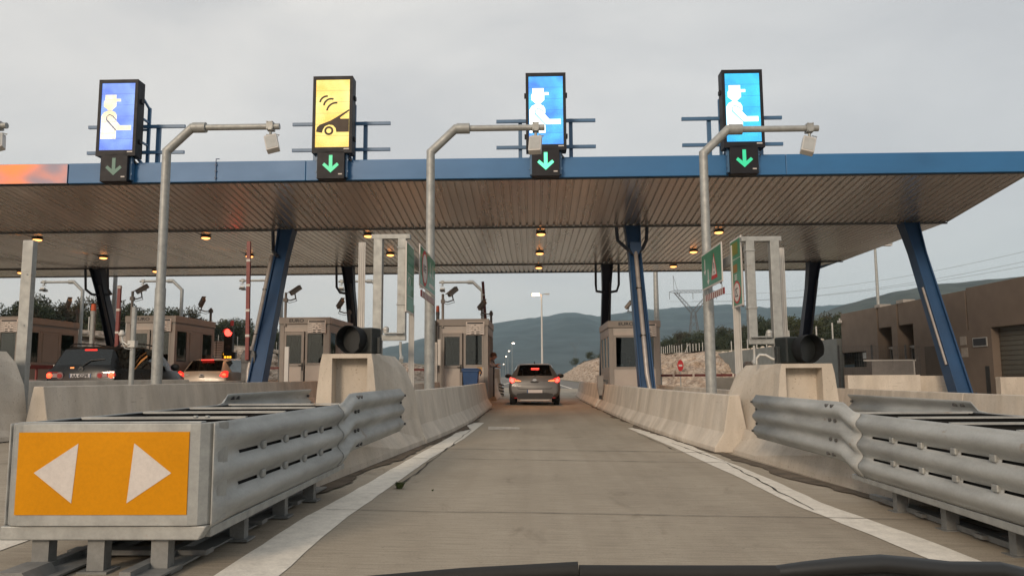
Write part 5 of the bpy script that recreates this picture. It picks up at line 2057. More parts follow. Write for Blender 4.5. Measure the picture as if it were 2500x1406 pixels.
    if lettering:
        text_mesh('lettering', 'EURO', 0.155, M['ink'], t, (-0.28, -0.043, 2.565), (rad(90), 0, 0), 0.002, 0.003, sx=1.25)
        text_mesh('lettering', 'trade', 0.115, M['ink'], t, (0.24, -0.043, 2.555), (rad(90), 0, 0), 0.002, 0.0, sx=1.3)
    return t


YB = 26.2
BX = {'a': -17.55, 'b': -13.0, 'c': -7.7, 'd': -2.33, 'e': 3.43}
b1 = booth(BX['c'], YB, 'grey toll booth with EURO trade lettering, left of the concrete block with the black signal')
booth(BX['b'], YB, 'toll booth with EURO lettering beside the black car, half hidden by a reader pole')
booth(BX['a'] - 0.75, YB, 'leftmost toll booth, only its right side in view', lettering=False)
b2 = booth(BX['d'], YB, 'grey toll booth behind the blue bin, a person at its side window', lettering=False, gap=True)
b3 = booth(BX['e'], YB, 'grey toll booth with one wide front window behind the blue column', door=False)
s = MB()
s.box((0.56, 0.018, 0.94), (0.17, 0.004, 0.24))
st = s.build('warning_sticker', mat("sticker_yellow", (0.42, 0.25, 0.09), 0.5, var=0.05), b2)
s = MB()
s.prism([(0.505, 0.94), (0.615, 0.94), (0.56, 1.03)], 'y', 0.0155, 0.0145)
for z in (0.90, 0.87, 0.85):
    s.box((0.56, 0.0152, z), (0.11, 0.001, 0.008))
s.build('printed_triangle', mat("sticker_ink", (0.16, 0.06, 0.03), 0.6), st)
# dark louvre cabinet and white conduits on the left flank of that booth
c = MB((-3.3, 26.0, 1.6))
z = gz(-3.3) + 0.2
c.b2((-3.36, 25.95, z + 0.95), (-3.20, 26.12, z + 2.6))
tag(c.build('cable_cabinet', M['signal_body'], loc=(-3.3, 26.0, 1.6), bevel=0.01), 'tall dark cabinet on the left corner of the booth with the bin', 'cabinet')
c = MB((-3.2, 25.6, z))
c.b2((-3.25, 25.5, z), (-3.12, 25.6, z + 1.85))
c.b2((-3.10, 25.52, z + 1.1), (-3.0, 25.6, z + 1.95))
for q in range(3):
    c.cyl((-3.22 + q * 0.05, 25.48, z), (-3.22 + q * 0.05, 25.48, z + 1.8), 0.012, n=6)
tag(c.build('duct_post', M['white_steel'], loc=(-3.2, 25.6, z)), 'white conduit post left of the booth with the blue bin', 'post')


# ------------------------------------------------------------------ surveillance cameras on short posts
def cctv(x, y, z0, h, dx, tilt, label, knee=True):
    t = thing('surveillance_camera', label, 'camera', (x, y, z0), group='surveillance cameras on the booths')
    p = MB()
    p.cyl((0, 0, 0), (0, 0, h), 0.045, n=10)
    p.box((0, 0, h * 0.78), (0.13, 0.12, 0.12))
    p.build('post', M['booth'] if h > 0.7 else M['dark_steel'], t)
    p = MB()
    k = 1 if dx > 0 else -1
    hc = h * 0.78
    p.tube([(0, -0.02, hc), (k * 0.18, -0.06, hc - 0.02), (k * 0.36, -0.06, hc + 0.04), (dx, -0.04, hc + 0.22)], 0.022, 8)
    p.tube([(0, -0.03, hc - 0.05), (k * 0.16, -0.09, hc - 0.11), (k * 0.40, -0.08, hc - 0.04), (dx + k * 0.02, -0.05, hc + 0.16)], 0.010, 6)
    p.build('arm', M['dark_steel'], t, smooth=50)
    p = MB()
    p.box((0, 0, 0), (0.13, 0.44, 0.14))
    p.box((0, -0.03, 0.08), (0.16, 0.50, 0.018))
    o = p.build('housing', M['booth'], t, bevel=0.012)
    o.location = (dx + k * 0.02, -0.02, hc + 0.32)
    o.rotation_euler = (tilt, 0, -k * 0.75)
    q = MB()
    q.cyl((0, -0.222, -0.01), (0, -0.226, -0.01), 0.045, n=12)
    q.build('lens', M['black'], o)
    return t


RZ = 2.88
for cx, w in ((BX['c'], 'lettered EURO trade'), (BX['b'], 'beside the black car'), (BX['d'], 'behind the blue bin')):
    z = gz(cx) + RZ
    cctv(cx - 0.68, YB + 0.0, z - 0.3, 1.15, 0.32, rad(35), 'surveillance camera on tall post, front left of the booth ' + w)
    cctv(cx + 0.80, YB + 3.0, z, 0.52, -0.32, rad(-35), 'surveillance camera on short post, rear right of the booth ' + w)
cctv(BX['e'] - 0.25, 24.0, gz(3.4) + RZ - 0.05, 0.35, -0.30, rad(-40), 'surveillance camera above the booth behind the blue column').scale = (0.62, 0.62, 0.62)
cctv(BX['a'] + 0.2, YB + 3.0, gz(-17) + RZ, 0.52, -0.32, rad(-35), 'surveillance camera above the leftmost booth')

# ------------------------------------------------------------------ blue wheelie bin
bx, by = -1.98, 25.2
t = thing('wheelie_bin', 'blue wheelie bin in front of the booth with the person at its window', 'bin', (bx, by, gz(bx) + 0.2))
b = MB()
b.loft([[V(a * w, c * d + 0.0, z) for a, c in ((-1, -1), (1, -1), (1, 1), (-1, 1))] for w, d, z in ((0.19, 0.20, 0.06), (0.25, 0.27, 0.90), (0.27, 0.29, 0.90), (0.27, 0.29, 0.95))])
for x in (-0.1, 0.1):
    b.box((x, -0.25, 0.5), (0.03, 0.02, 0.55), rx=rad(-4.5))
b.build('body', M['bin'], t, bevel=0.02)
b = MB()
b.loft([[V(a * w, c * d + 0.0, z) for a, c in ((-1, -1), (1, -1), (1, 1), (-1, 1))] for w, d, z in ((0.285, 0.31, 0.952), (0.285, 0.31, 0.975), (0.24, 0.26, 1.02))])
b.build('lid', M['bin'], t, bevel=0.01)
b = MB()
b.tube([(0.20, 0.30, 0.93), (0.28, 0.36, 0.97), (0.32, 0.34, 0.88), (0.28, 0.28, 0.78)], 0.02, 8)
b.tube([(-0.24, 0.33, 0.94), (0.24, 0.33, 0.94)], 0.018, 8)
b.build('handle', M['bin'], t)
for x in (-0.22, 0.22):
    b = MB()
    b.cyl((x - 0.025, 0.2, 0.10), (x + 0.025, 0.2, 0.10), 0.10, n=18)
    b.build('wheel', M['rubber'], t)

# ================================================================== walls right of the plaza
def wallpiece(name, x0, x1, y0, y1, h, m, label, cat='wall', group=None, cap=0.0):
    z = gz((x0 + x1) / 2)
    b = MB(((x0 + x1) / 2, (y0 + y1) / 2, z))
    b.b2((x0, y0, z - 0.05), (x1, y1, z + h))
    if cap:
        b.b2((x0 - 0.03, y0 - 0.03, z + h), (x1 + 0.03, y1 + 0.03, z + h + cap))
    return tag(b.build(name, m, loc=((x0 + x1) / 2, (y0 + y1) / 2, z), bevel=0.015), label, cat, group)


GP = 'concrete parapets right of the rightmost lane'
wallpiece('parapet_wall', 9.0, 11.05, 22.6, 22.85, 1.14, M['barrier'], 'pale concrete parapet below the slatted grey gate', group=GP)
wallpiece('parapet_wall', 11.07, 12.25, 23.2, 23.45, 1.14, M['barrier'], 'concrete parapet just left of the rightmost blue column foot', group=GP)
wallpiece('parapet_wall', 13.05, 15.6, 22.2, 22.45, 1.14, M['barrier'], 'concrete parapet at the right photo edge below the shuttered window', group=GP)
wallpiece('plinth', 11.2, 12.0, 21.25, 22.05, 0.2, M['cream'], 'pale plinth under the rightmost blue column', 'plinth')
wallpiece('plinth', 12.1, 12.5, 21.5, 22.0, 0.12, M['cream'], 'low pale step beside the rightmost column plinth', 'plinth')
wallpiece('low_wall', 9.75, 11.4, 44.0, 44.3, 1.05, M['cream'], 'low cream wall behind the right reader pole', group=None)
wallpiece('low_wall', 11.42, 12.6, 44.0, 44.3, 0.62, M['cream'], 'lower cream wall step beside the right reader pole', group=None)
b = MB((16.2, 55, 0))
b.b2((16.0, 41.4, gz(16) - 0.05), (16.35, 70.0, 2.86))
wl_ = tag(b.build('retaining_wall', M['wall'], loc=(16.2, 55, 0)), 'long grey retaining wall below the trees, right of the rock cutting', 'wall')
rr = random.Random(5)
b = MB((16.2, 55, 2.9))
for i in range(26):
    b.ball((16.2 + rr.uniform(-0.1, 0.1), 44 + i * 0.9 + rr.uniform(-0.3, 0.3), 2.88), rr.uniform(0.06, 0.2), 7, 5, sc=(1, 1.4, 0.7))
tag(b.build('loose_stones', M['cream'], loc=(16.2, 55, 2.9), smooth=20), 'white stones lying along the top of the grey retaining wall', 'stones', kind='stuff')
# slatted gate with white top rail, wire mesh panels
t = thing('slatted_gate', 'grey vertical-slatted gate with white top rail in front of the brown building', 'gate', (13.65, 30, gz(13.6)))
b = MB()
for i in range(38):
    b.box((-0.76 + i * 0.041, 0, 0.93), (0.027, 0.02, 1.56))
b.build('slats', mat("slat_grey", (0.25, 0.235, 0.225), 0.6, var=0.08), t)
b = MB()
b.box((-0.10, 0, 1.75), (1.95, 0.05, 0.05))
b.box((-0.08, 0, 0.12), (1.7, 0.045, 0.05))
b.box((0.80, 0.0, 0.95), (0.05, 0.05, 1.6))
b.build('rail', M['white_steel'], t)
t = thing('mesh_fence', 'thin wire mesh fence in front of the brown building', 'fence', (13.2, 33, gz(13.2)))
b = MB()
for i in range(42):
    b.box((-0.35 + i * 0.10, 0, 1.2), (0.007, 0.007, 2.4))
for i in range(13):
    b.box((1.7, 0.006, 0.1 + i * 0.19), (4.1, 0.007, 0.007))
b.build('mesh', M['dark_steel'], t)
for x in (-0.38, 1.0, 2.4, 3.78):
    b = MB()
    b.box((x, 0.02, 1.22), (0.05, 0.05, 2.44))
    b.build('fence_post', M['dark_steel'], t)

# ================================================================== brown service building
bl = thing('service_building', 'long brown rendered building with narrow recesses right of the plaza', 'building', (16.2, 33, gz(16)))
O = (16.2, 33, gz(16))
XB = 16.2
z0 = gz(16)
w = MB(O)
TOPS = lambda y: 4.05
rec = [(35.5, 36.75, 2.15, 3.12), (33.5, 34.75, 2.15, 3.12)]          # window recesses
slit = [(36.75, 36.95), (34.75, 34.95)]
# front leaf: pieces between the recesses, x from XB to XB+0.6
segs = [(36.95, 41.2, z0, 1.35), (36.95, 38.3, 1.35, 2.1), (36.95, 41.2, 2.1, 4.12)]
for a, b_, c, d in segs:
    w.b2((XB, a, c), (XB + 0.7, b_, d))
for (a, b_, c, d) in rec:
    w.b2((XB, a, z0), (XB + 0.7, b_, 0.4))
    w.b2((XB, a, d), (XB + 0.7, b_, 4.08))
w.b2((XB, 34.95, z0), (XB + 0.7, 35.5, 4.08))
w.b2((XB, 29.4, z0), (XB + 0.7, 33.5, 4.08))
w.b2((XB, 29.3, 2.6), (XB + 0.7, 14.0, 4.15))
w.b2((XB + 0.001, 27.9, z0), (XB + 0.7, 29.398, 2.6))
w.b2((XB + 0.001, 14.0, z0), (XB + 0.7, 27.9, 0.8))
w.build('wall', M['brown'], bl)
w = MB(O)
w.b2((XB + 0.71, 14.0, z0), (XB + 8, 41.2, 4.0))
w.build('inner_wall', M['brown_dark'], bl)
w = MB(O)
w.b2((XB + 0.71, 14.0, 4.0), (XB + 8, 41.15, 4.1))
for y, l in ((36.5, 1.1), (34.2, 1.3)):
    w.b2((XB - 0.02, y, 4.081), (XB + 0.5, y + l * 0.5, 4.22))
w.box((XB + 2.0, 34.0, 4.35), (2.4, 0.05, 0.04))
w.box((XB + 2.0, 36.3, 4.3), (2.0, 0.05, 0.04))
w.build('roof', mat("roof_edge", (0.33, 0.30, 0.27), 0.8), bl)
for (a, b_, c, d) in rec:
    w = MB(O)
    w.b2((XB + 0.45, a + 0.3, 1.2), (XB + 0.5, b_ - 0.05, 2.15))
    w.b2((XB + 0.40, a + 0.25, 2.15), (XB + 0.55, b_, 2.22))
    w.b2((XB + 0.43, a + 0.75, 1.2), (XB + 0.449, a + 0.8, 2.15))
    wf = w.build('window_frame', M['alu'], bl)
    w = MB(O)
    w.b2((XB + 0.44, a + 0.36, 1.26), (XB + 0.448, b_ - 0.1, 2.1))
    w.build('pane', M['bglass'], wf)
w = MB(O)
w.b2((XB + 0.5, 38.35, 1.3), (XB + 0.6, 41.0, 2.1))
w.build('dark_opening', M['bglass'], bl)
w = MB(O)
w.b2((XB + 0.1, 38.4, 1.75), (XB + 0.45, 38.95, 2.05))
w.b2((XB + 0.1, 38.4, 1.70), (XB + 0.40, 38.5, 1.749))
w.build('air_conditioner', M['alu'], bl)
w = MB(O)
w.b2((XB - 0.03, 28.15, 1.95), (XB - 0.005, 29.05, 2.28))
vt = w.build('vent_frame', M['alu'], bl)
w = MB(O)
w.b2((XB - 0.04, 28.2, 1.99), (XB - 0.031, 29.0, 2.25))
w.build('vent_grille', M['ink'], vt)
w = MB(O)
w.b2((XB + 0.25, 20.0, 0.8), (XB + 0.3, 27.85, 2.6))
sh = w.build('shuttered_window', mat("shutter_grey", (0.105, 0.104, 0.088), 0.6, var=0.08, scale=1), bl)
w = MB(O)
for i in range(10):
    w.b2((XB + 0.235, 20.0, 0.95 + i * 0.165), (XB + 0.249, 27.85, 0.965 + i * 0.165))
w.b2((XB + 0.1, 20, 0.80), (XB + 0.24, 27.4, 0.93))
w.build('shutter_slat', M['brown_dark'], sh)
for y, z, hh in ((29.7, 2.05, 0.32), (29.65, 1.6, 0.34)):
    w = MB(O)
    w.b2((XB - 0.015, y - 0.22, z), (XB - 0.004, y + 0.22, z + hh))
    w.build('notice', mat("faded_notice", (0.33, 0.29, 0.25), 0.7), bl)
w = MB(O)
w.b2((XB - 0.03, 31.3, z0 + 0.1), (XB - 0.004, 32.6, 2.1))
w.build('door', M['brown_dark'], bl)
c = MB((XB, 41, 3.7))
c.box((XB - 0.1, 41.1, 3.72), (0.16, 0.30, 0.14))
c.box((XB - 0.05, 41.22, 3.8), (0.08, 0.06, 0.22))
tag(c.build('surveillance_camera', M['white_steel'], loc=(XB, 41, 3.7), bevel=0.02), 'small white surveillance camera on the left corner of the brown building', 'camera')
c = MB((15.0, 26.2, 0))
c.box((15.0, 26.2, 0.75 + gz(15)), (0.09, 0.10, 1.5))
tag(c.build('intercom_post', M['black'], loc=(15.0, 26.2, 0)), 'small black intercom post beside the shuttered window', 'post')


# ================================================================== lamp columns, lit mast, signs
def lamp_column(x, y, h, r, label, arms=(1,), lit=False, tilt=0.0, name='lamp_column'):
    t = thing(name, label, 'street lamp', (x, y, gz(x) if abs(x) < 15 else 0), group='tall lamp columns')
    p = MB()
    p.tube([(0, 0, -0.2), (0, 0, 1.2), (0, 0, 1.25), (0, 0, h)], [r * 1.15, r * 1.15, r, r * 0.6], 12)
    p.build('pole', M['galv'] if not lit else M['white_steel'], t)
    for a in arms:
        p = MB()
        p.tube([(0, 0, h - 0.1), (a * 0.35, 0, h + 0.05), (a * 0.55, 0, h + 0.06)], 0.05, 8)
        p.box((a * 0.72, 0, h + 0.05), (0.62, 0.3, 0.14))
        hd = p.build('lamp_head', M['galv'], t, bevel=0.02)
        p = MB()
        p.box((a * 0.74, -0.05, h - 0.045), (0.95 if lit and a < 0 else 0.46, 0.30, 0.30 if lit and a < 0 else 0.05))
        p.build('lamp_glass', M['sodium_street'] if lit and a < 0 else M['sign_white'], hd)
    return t


lamp_column(-20.75, 38, 8.6, 0.13, 'pale lamp column behind the canopy beside the dark rear column and the black car')
lamp_column(6.72, 42, 9.0, 0.17, 'pale lamp column behind the canopy, right of the right booth')
lamp_column(21.2, 48, 8.9, 0.12, 'thin white lamp column rising behind the brown building')
p = at(1322, 718, 100)
lamp_column(p.x, 100, p.z, 0.15, 'tall white mast with a lit orange lamp beyond the grey car', arms=(-1, 1), lit=True)
M['far_light'] = emit("far_street_light", (1.0, 0.80, 0.60), 9.0)
first = None
for i, (px, py, Y) in enumerate(((1250, 838, 250), (1240, 857, 330), (1234, 870, 400), (1228, 889, 500))):
    q = at(px, py, Y)
    t = thing('street_lamp', ('nearest and highest', 'second', 'third', 'farthest and lowest')[i] + ' of the small lit lamps left of the grey car', 'street lamp', (q.x, Y, 0), group='distant lit street lamps')
    b = MB()
    b.tube([(0, 0, -1), (0, 0, q.z), (0.4, 0, q.z + 0.1)], [0.11, 0.07, 0.05], 8)
    b.build('pole', M['galv'], t)
    b = MB()
    b.ball((0.4, 0, q.z + 0.02), 0.26 if i else 0.36, 10, 6, sc=(1.3, 0.8, 0.45))
    b.build('lamp_head', M['far_light'], t)
# distant unlit mast
q = at(1275, 780, 150)

p = at(1661, 892, 52)
t = thing('no_entry_sign', 'round red no-entry sign with white bar, in front of the right rock cutting', 'sign', (p.x, 52, gz(p.x)))
zc = p.z - gz(p.x)
b = MB()
b.cyl((0, 0.02, 0), (0, 0.02, zc + 0.3), 0.035, n=8)
b.build('post', M['galv'], t)
b = MB()
n = 28
b.prism([(0.20 * math.cos(2 * math.pi * i / n), zc + 0.37 * math.sin(2 * math.pi * i / n)) for i in range(n)], 'y', -0.03, -0.015)
dk = b.build('disc', M['signred'], t)
b = MB()
b.box((0, -0.034, zc), (0.24, 0.006, 0.12))
b.build('bar', M['sign_white'], dk)
# white plastic barrier at the far end of the lane
t = thing('plastic_barrier', 'white plastic barrier with dark chevrons past the booth, left of the grey car', 'barrier', (-1.72, 38.5, gz(-1.7)))
b = MB()
b.loft([[V(a * w, c * 0.5, z) for a, c in ((-1, -1), (1, -1), (1, 1), (-1, 1))] for w, z in ((0.34, 0), (0.30, 0.35), (0.16, 0.75), (0.13, 1.35))])
b.build('body', M['white_steel'], t, bevel=0.03)
b = MB()
for i in range(4):
    b.prism([(0.10, 0.62 - i * 0.15), (0.345, 0.56 - i * 0.15), (0.345, 0.50 - i * 0.15), (0.10, 0.56 - i * 0.15)], 'y', -0.506, -0.5)
b.build('chevron', M['ink'], t)

# ------------------------------------------------------------------ lattice pylons and their wires
def pylon_mesh(h):
    b = MB()
    th = 0.13
    zw, zt = h * 0.56, h * 0.80
    legs = [V(a * 3.0, c * 3.0, -2) for a, c in ((-1, -1), (1, -1), (1, 1), (-1, 1))]
    waist = [V(a * 0.8, c * 0.8, zw) for a, c in ((-1, -1), (1, -1), (1, 1), (-1, 1))]
    for p0, p1 in zip(legs, waist):
        b.bar(p0, p1, th * 1.5)
    n = 7
    for i in range(4):
        j = (i + 1) % 4
        for k in range(n):
            u, v = k / n, (k + 1) / n
            b.bar(legs[i].lerp(waist[i], u), legs[j].lerp(waist[j], v), th * 0.7)
            b.bar(legs[j].lerp(waist[j], u), legs[i].lerp(waist[i], v), th * 0.7)
    W, X2 = h * 0.215, h * 0.275
    for s in (-1, 1):
        for c in (-1, 1):
            b.bar((s * 0.8, c * 0.8, zw), (s * W, c * 0.5, zt), th * 1.3)
            b.bar((0, c * 0.8, zw + 1.2), (s * W * 0.85, c * 0.5, zt), th)
            b.bar((s * 0.8, c * 0.8, zw), (0, c * 0.8, zw + 1.2), th)
        m = 8
        for k in range(m):
            u, v = k / m, (k + 1) / m
            a0 = V(s * (0.8 + (W - 0.8) * u), -0.5, zw + (zt - zw) * u)
            a1 = V(s * W * 0.85 * v, -0.5, zw + 1.2 + (zt - zw - 1.2) * v)
            b.bar(a0, a1, th * 0.6)
            b.bar(V(s * (0.8 + (W - 0.8) * v), 0.5, zw + (zt - zw) * v), V(s * W * 0.85 * u, 0.5, zw + 1.2 + (zt - zw - 1.2) * u), th * 0.6)
        b.bar((s * W, 0, zt + 0.8), (s * (W + 0.2), 0, h), th)
        b.bar((s * (W - 1.4), 0, zt + 0.8), (s * (W + 0.2), 0, h), th * 0.8)
        for zz in (zt, zt + 0.8):
            b.bar((s * W, -0.5, zz), (s * X2, 0, zt + 0.15), th)
            b.bar((s * W, 0.5, zz), (s * X2, 0, zt + 0.15), th)
    for zz in (zt, zt + 0.8):
        for c in (-0.5, 0.5):
            b.bar((-W, c, zz), (W, c, zz), th)
    m = 16
    for k in range(m):
        x0, x1 = -W + 2 * W * k / m, -W + 2 * W * (k + 1) / m
        b.bar((x0, -0.5, zt if k % 2 else zt + 0.8), (x1, -0.5, zt + 0.8 if k % 2 else zt), th * 0.7)
    for x in (-X2 + 0.2, -W * 0.7, 0, W * 0.7, X2 - 0.2):
        b.bar((x, 0, zt), (x, 0, zt - (2.6 if abs(x) > W or x == 0 else 1.6)), 0.16)
    return b


Y1 = 300
pz = at(1690, 672, Y1)
b = pylon_mesh(pz.z - 6.0)
py1 = tag(b.build('pylon', M['wire'], loc=(pz.x, Y1, 6.0)), 'lattice power pylon rising above the right trees', 'pylon')
pz2 = at(1404, 838, 1250)
py2 = py1.copy()
COL.objects.link(py2)
py2.location = (pz2.x, 1250, pz2.z - (pz.z - 6.0) * 0.8)
tag(py2, 'faint distant power pylon in front of the mountain', 'pylon')
H1 = pz.z - 6.0
for i, (ya, za) in enumerate(((604, 0.78), (630, 0.70), (643, 0.70))):
    a = at(2560, ya - 4, 190)
    e = V(pz.x + (H1 * 0.27, 0, -H1 * 0.27)[i], Y1, 6.0 + H1 * za)
    b = MB(a)
    n = 30
    b.tube([a.lerp(e, k / n) - V(0, 0, 3.2 * 4 * (k / n) * (1 - k / n)) for k in range(n + 1)], 0.035, 5)
    tag(b.build('power_line', M['wire'], loc=a), 'thin power line crossing the sky at the right, ' + ('upper one', 'middle one', 'lower one')[i], 'cable', 'power lines to the pylon')
# ================================================================== cars
def carpaint(name, rgb, metal=0.5, rough=0.32):
    m = mat(name, rgb, rough, metal=metal, var=0.05, scale=3, rvar=0.05, coat=0.25)
    return m


M['paint_grey'] = carpaint("grey_car_paint", (0.098, 0.098, 0.098), 0.3, 0.42)
M['paint_black'] = mat("black_car_paint", (0.006, 0.007, 0.008), 0.28, var=0.05, scale=3, rvar=0.05, spec=0.25, coat=0.04)
M['paint_beige'] = carpaint("beige_car_paint", (0.29, 0.25, 0.205), 0.25, 0.42)
M['car_black'] = mat("car_trim_black", (0.012, 0.012, 0.012), 0.5, var=0.1)
M['tail_red'] = mat("tail_lamp_red", (0.30, 0.008, 0.008), 0.15, var=0.05, coat=0.8)
M['tail_glow'] = emit("tail_lamp_glow", (1.0, 0.02, 0.012), 1.0, base=(0.3, 0.01, 0.01))
M['tail_amber'] = emit("tail_lamp_inner", (1.0, 0.30, 0.08), 1.3, base=(0.3, 0.02, 0.01))
M['tail_clear'] = mat("tail_lamp_clear", (0.30, 0.20, 0.20), 0.3, var=0.05, coat=0.1)


class Car:
    def __init__(s, name, label, cat, loc, rz, st, paint, glassm, skips, wheels, wr):
        s.t = thing(name, label, cat, loc, rz)
        s.st = st
        rings = [s.ring(k) for k in range(len(st))]
        s.body = MB().loft(rings, skip=lambda k, i: (k in skips['top'] and i in (6, 7)) or (k in skips['side'] and i in (4, 9))).build('body', paint, s.t, smooth=32)
        s.glassm = glassm
        for k in skips['top']:
            s.patch('rear_window' if k < 4 else 'windscreen', k, k + 1, 5.96, 8.04)
        ks = sorted(skips['side'])
        for a, b in ((4, 5), (9, 10)):
            for k in ks:
                s.patch('side_window', k, k + 1, a, b)
        for x in (-1, 1):
            for y in wheels:
                w = MB()
                hw = s.st[1][5] - 0.10
                w.tube([(x * (hw - 0.10), y, wr), (x * (hw - 0.085), y, wr), (x * (hw + 0.085), y, wr), (x * (hw + 0.10), y, wr)], [wr * 0.9, wr, wr, wr * 0.9], 24)
                wh = w.build('wheel', M['rubber'], s.t, smooth=40)
                w = MB()
                w.cyl((x * (hw + 0.095), y, wr), (x * (hw + 0.108), y, wr), wr * 0.66, n=20)
                for q in range(5):
                    a = q * 2 * math.pi / 5
                    w.box((x * (hw + 0.112), y + math.cos(a) * wr * 0.35, wr + math.sin(a) * wr * 0.35), (0.012, 0.07, wr * 0.62), rx=a - math.pi / 2 if False else a + math.pi / 2)
                w.build('rim', M['alu'], wh)
        # seats and dashboard seen through the glass
        g = MB()
        for x in (-0.38, 0.38):
            g.box((x, 1.9, 0.78), (0.46, 0.18, 0.62), rx=-0.15)
            g.box((x, 1.86, 1.17), (0.26, 0.10, 0.18))
        g.box((0, 1.0, 0.72), (1.25, 0.2, 0.5), rx=-0.2)
        g.box((0, 2.0, 0.45), (1.3, 2.6, 0.06))
        g.box((0, 2.95, 0.80), (1.3, 0.35, 0.28))
        g.build('seats', M['foam'], s.t, bevel=0.03)

    def ring(s, k):
        y, zb, w0, w1, zm, w2, zt, w3, zr, w4, w5 = s.st[k]
        h = [(0, zb), (w0, zb), (w1, zb + (zm - zb) * 0.45), (w2, zm), (w3, zt), (w4, zr - 0.055), (w5, zr - 0.01), (0, zr)]
        return [V(x, y, z) for x, z in h] + [V(-x, y, z) for x, z in h[-2:0:-1]]

    def sp(s, u, v):
        """surface point: u along stations, v along the ring"""
        k = min(int(u), len(s.st) - 2)
        i = int(v) % 14
        r0, r1 = s.ring(k), s.ring(k + 1)
        a = r0[i].lerp(r0[(i + 1) % 14], v - int(v))
        b = r1[i].lerp(r1[(i + 1) % 14], v - int(v))
        return a.lerp(b, u - k)

    def patch(s, name, u0, u1, v0, v1, m=None, off=0.004, nu=3, nv=6, parent=None):
        vs = []
        for i in range(nu + 1):
            for j in range(nv + 1):
                u = u0 + (u1 - u0) * i / nu - (1e-4 if i == nu else 0)
                v = v0 + (v1 - v0) * j / nv - (1e-4 if j == nv else 0)
                e = 0.01
                p = s.sp(u, v)
                n = (s.sp(u + e, v) - s.sp(u - e, v)).cross(s.sp(u, v + e) - s.sp(u, v - e))
                n = n.normalized() if n.length > 1e-9 else V(0, 0, 1)
                if n.dot(p - V(0, 2.0, 0.6)) < 0:
                    n = -n
                vs.append(p + n * off)
        fs = [(i * (nv + 1) + j, i * (nv + 1) + j + 1, (i + 1) * (nv + 1) + j + 1, (i + 1) * (nv + 1) + j) for i in range(nu) for j in range(nv)]
        return MB().add(vs, fs).build(name, m or s.glassm, parent or s.t, smooth=60)

    def slab(s, name, pts, y, d, m, parent=None, bevel=0.0):
        """flat-backed part standing on the tail, outline in x,z"""
        return MB().prism(pts, 'y', y, y - d).build(name, m, parent or s.t, bevel=bevel)

    def lamp(s, name, pts, m, d=0.012, parent=None):
        """lamp lying on the tail: outline points (x, y, z)"""
        c = sum((V(*p) for p in pts), V(0, 0, 0)) / len(pts)
        nrm = (V(*pts[1]) - V(*pts[0])).cross(V(*pts[2]) - V(*pts[0])).normalized()
        if nrm.y > 0:
            nrm = -nrm
        top = [V(*p) + nrm * d for p in pts]
        bot = [V(*p) - nrm * 0.02 for p in pts]
        return MB().loft([bot, top]).build(name, m, parent or s.t)


# y, zb, w0, w1, zmid, w2, zbelt, w3, zroof, wroofside, wroof
HATCH = [(0.00, 0.34, 0.62, 0.74, 0.50, 0.78, 0.62, 0.78, 0.70, 0.76, 0.70),
         (0.05, 0.30, 0.70, 0.83, 0.55, 0.86, 0.80, 0.80, 0.885, 0.70, 0.64),
         (0.12, 0.28, 0.74, 0.86, 0.60, 0.885, 0.90, 0.815, 1.01, 0.66, 0.60),
         (0.52, 0.24, 0.78, 0.88, 0.62, 0.895, 0.97, 0.83, 1.375, 0.585, 0.50),
         (0.95, 0.22, 0.78, 0.88, 0.62, 0.895, 0.96, 0.84, 1.44, 0.60, 0.50),
         (1.85, 0.22, 0.78, 0.88, 0.60, 0.895, 0.93, 0.84, 1.455, 0.62, 0.52),
         (2.60, 0.22, 0.78, 0.88, 0.58, 0.89, 0.92, 0.83, 1.36, 0.61, 0.52),
         (3.20, 0.22, 0.78, 0.88, 0.56, 0.88, 0.90, 0.80, 1.00, 0.72, 0.66),
         (3.90, 0.24, 0.70, 0.82, 0.52, 0.83, 0.74, 0.74, 0.84, 0.66, 0.55),
         (4.22, 0.30, 0.50, 0.62, 0.46, 0.64, 0.58, 0.60, 0.66, 0.50, 0.40)]
cx, cy = 0.075, 26.7
g = Car('parked_car', 'grey hatchback with lit brake lights stopped in the lane beside the booth', 'car', (cx, cy, gz(cx)), 0, HATCH, M['paint_grey'], M['car_glass'],
        {'top': {2, 6}, 'side': {3, 4, 5}}, (0.75, 3.35), 0.31)
g.t.name = 'hatchback_car'
# black lower bumper, tailgate seam, plate, lamps
g.slab('bumper_insert', [(-0.60, 0.40), (-0.66, 0.30), (-0.56, 0.22), (0.56, 0.22), (0.66, 0.30), (0.60, 0.40), (0.40, 0.43), (-0.40, 0.43)], 0.03, 0.05, M['car_black'], bevel=0.01)
g.slab('exhaust_trim', [(-0.50, 0.20), (-0.48, 0.17), (0.48, 0.17), (0.50, 0.20)], 0.05, 0.06, M['alu'])
g.slab('tailgate_seam', [(-0.60, 0.62), (-0.54, 0.575), (0.54, 0.575), (0.60, 0.62), (0.60, 0.605), (0.55, 0.556), (-0.55, 0.556), (-0.60, 0.605)], 0.02, 0.03, M['car_black'])
pl = g.slab('number_plate', [(-0.26, 0.425), (0.26, 0.425), (0.26, 0.53), (-0.26, 0.53)], -0.002, 0.012, M['plate'], bevel=0.004)
g.slab('plate_band', [(-0.26, 0.425), (-0.225, 0.425), (-0.225, 0.53), (-0.26, 0.53)], -0.0145, 0.001, M['bin'], parent=pl)
e = MB()
e.prism([(0.075 * math.cos(a * math.pi / 10), 0.86 + 0.038 * math.sin(a * math.pi / 10)) for a in range(20)], 'y', 0.04, 0.02)
e.build('badge', M['chrome'], g.t)
g.slab('tailgate_handle', [(-0.16, 0.815), (-0.11, 0.765), (0.11, 0.765), (0.16, 0.815)], 0.035, 0.02, M['car_black'])
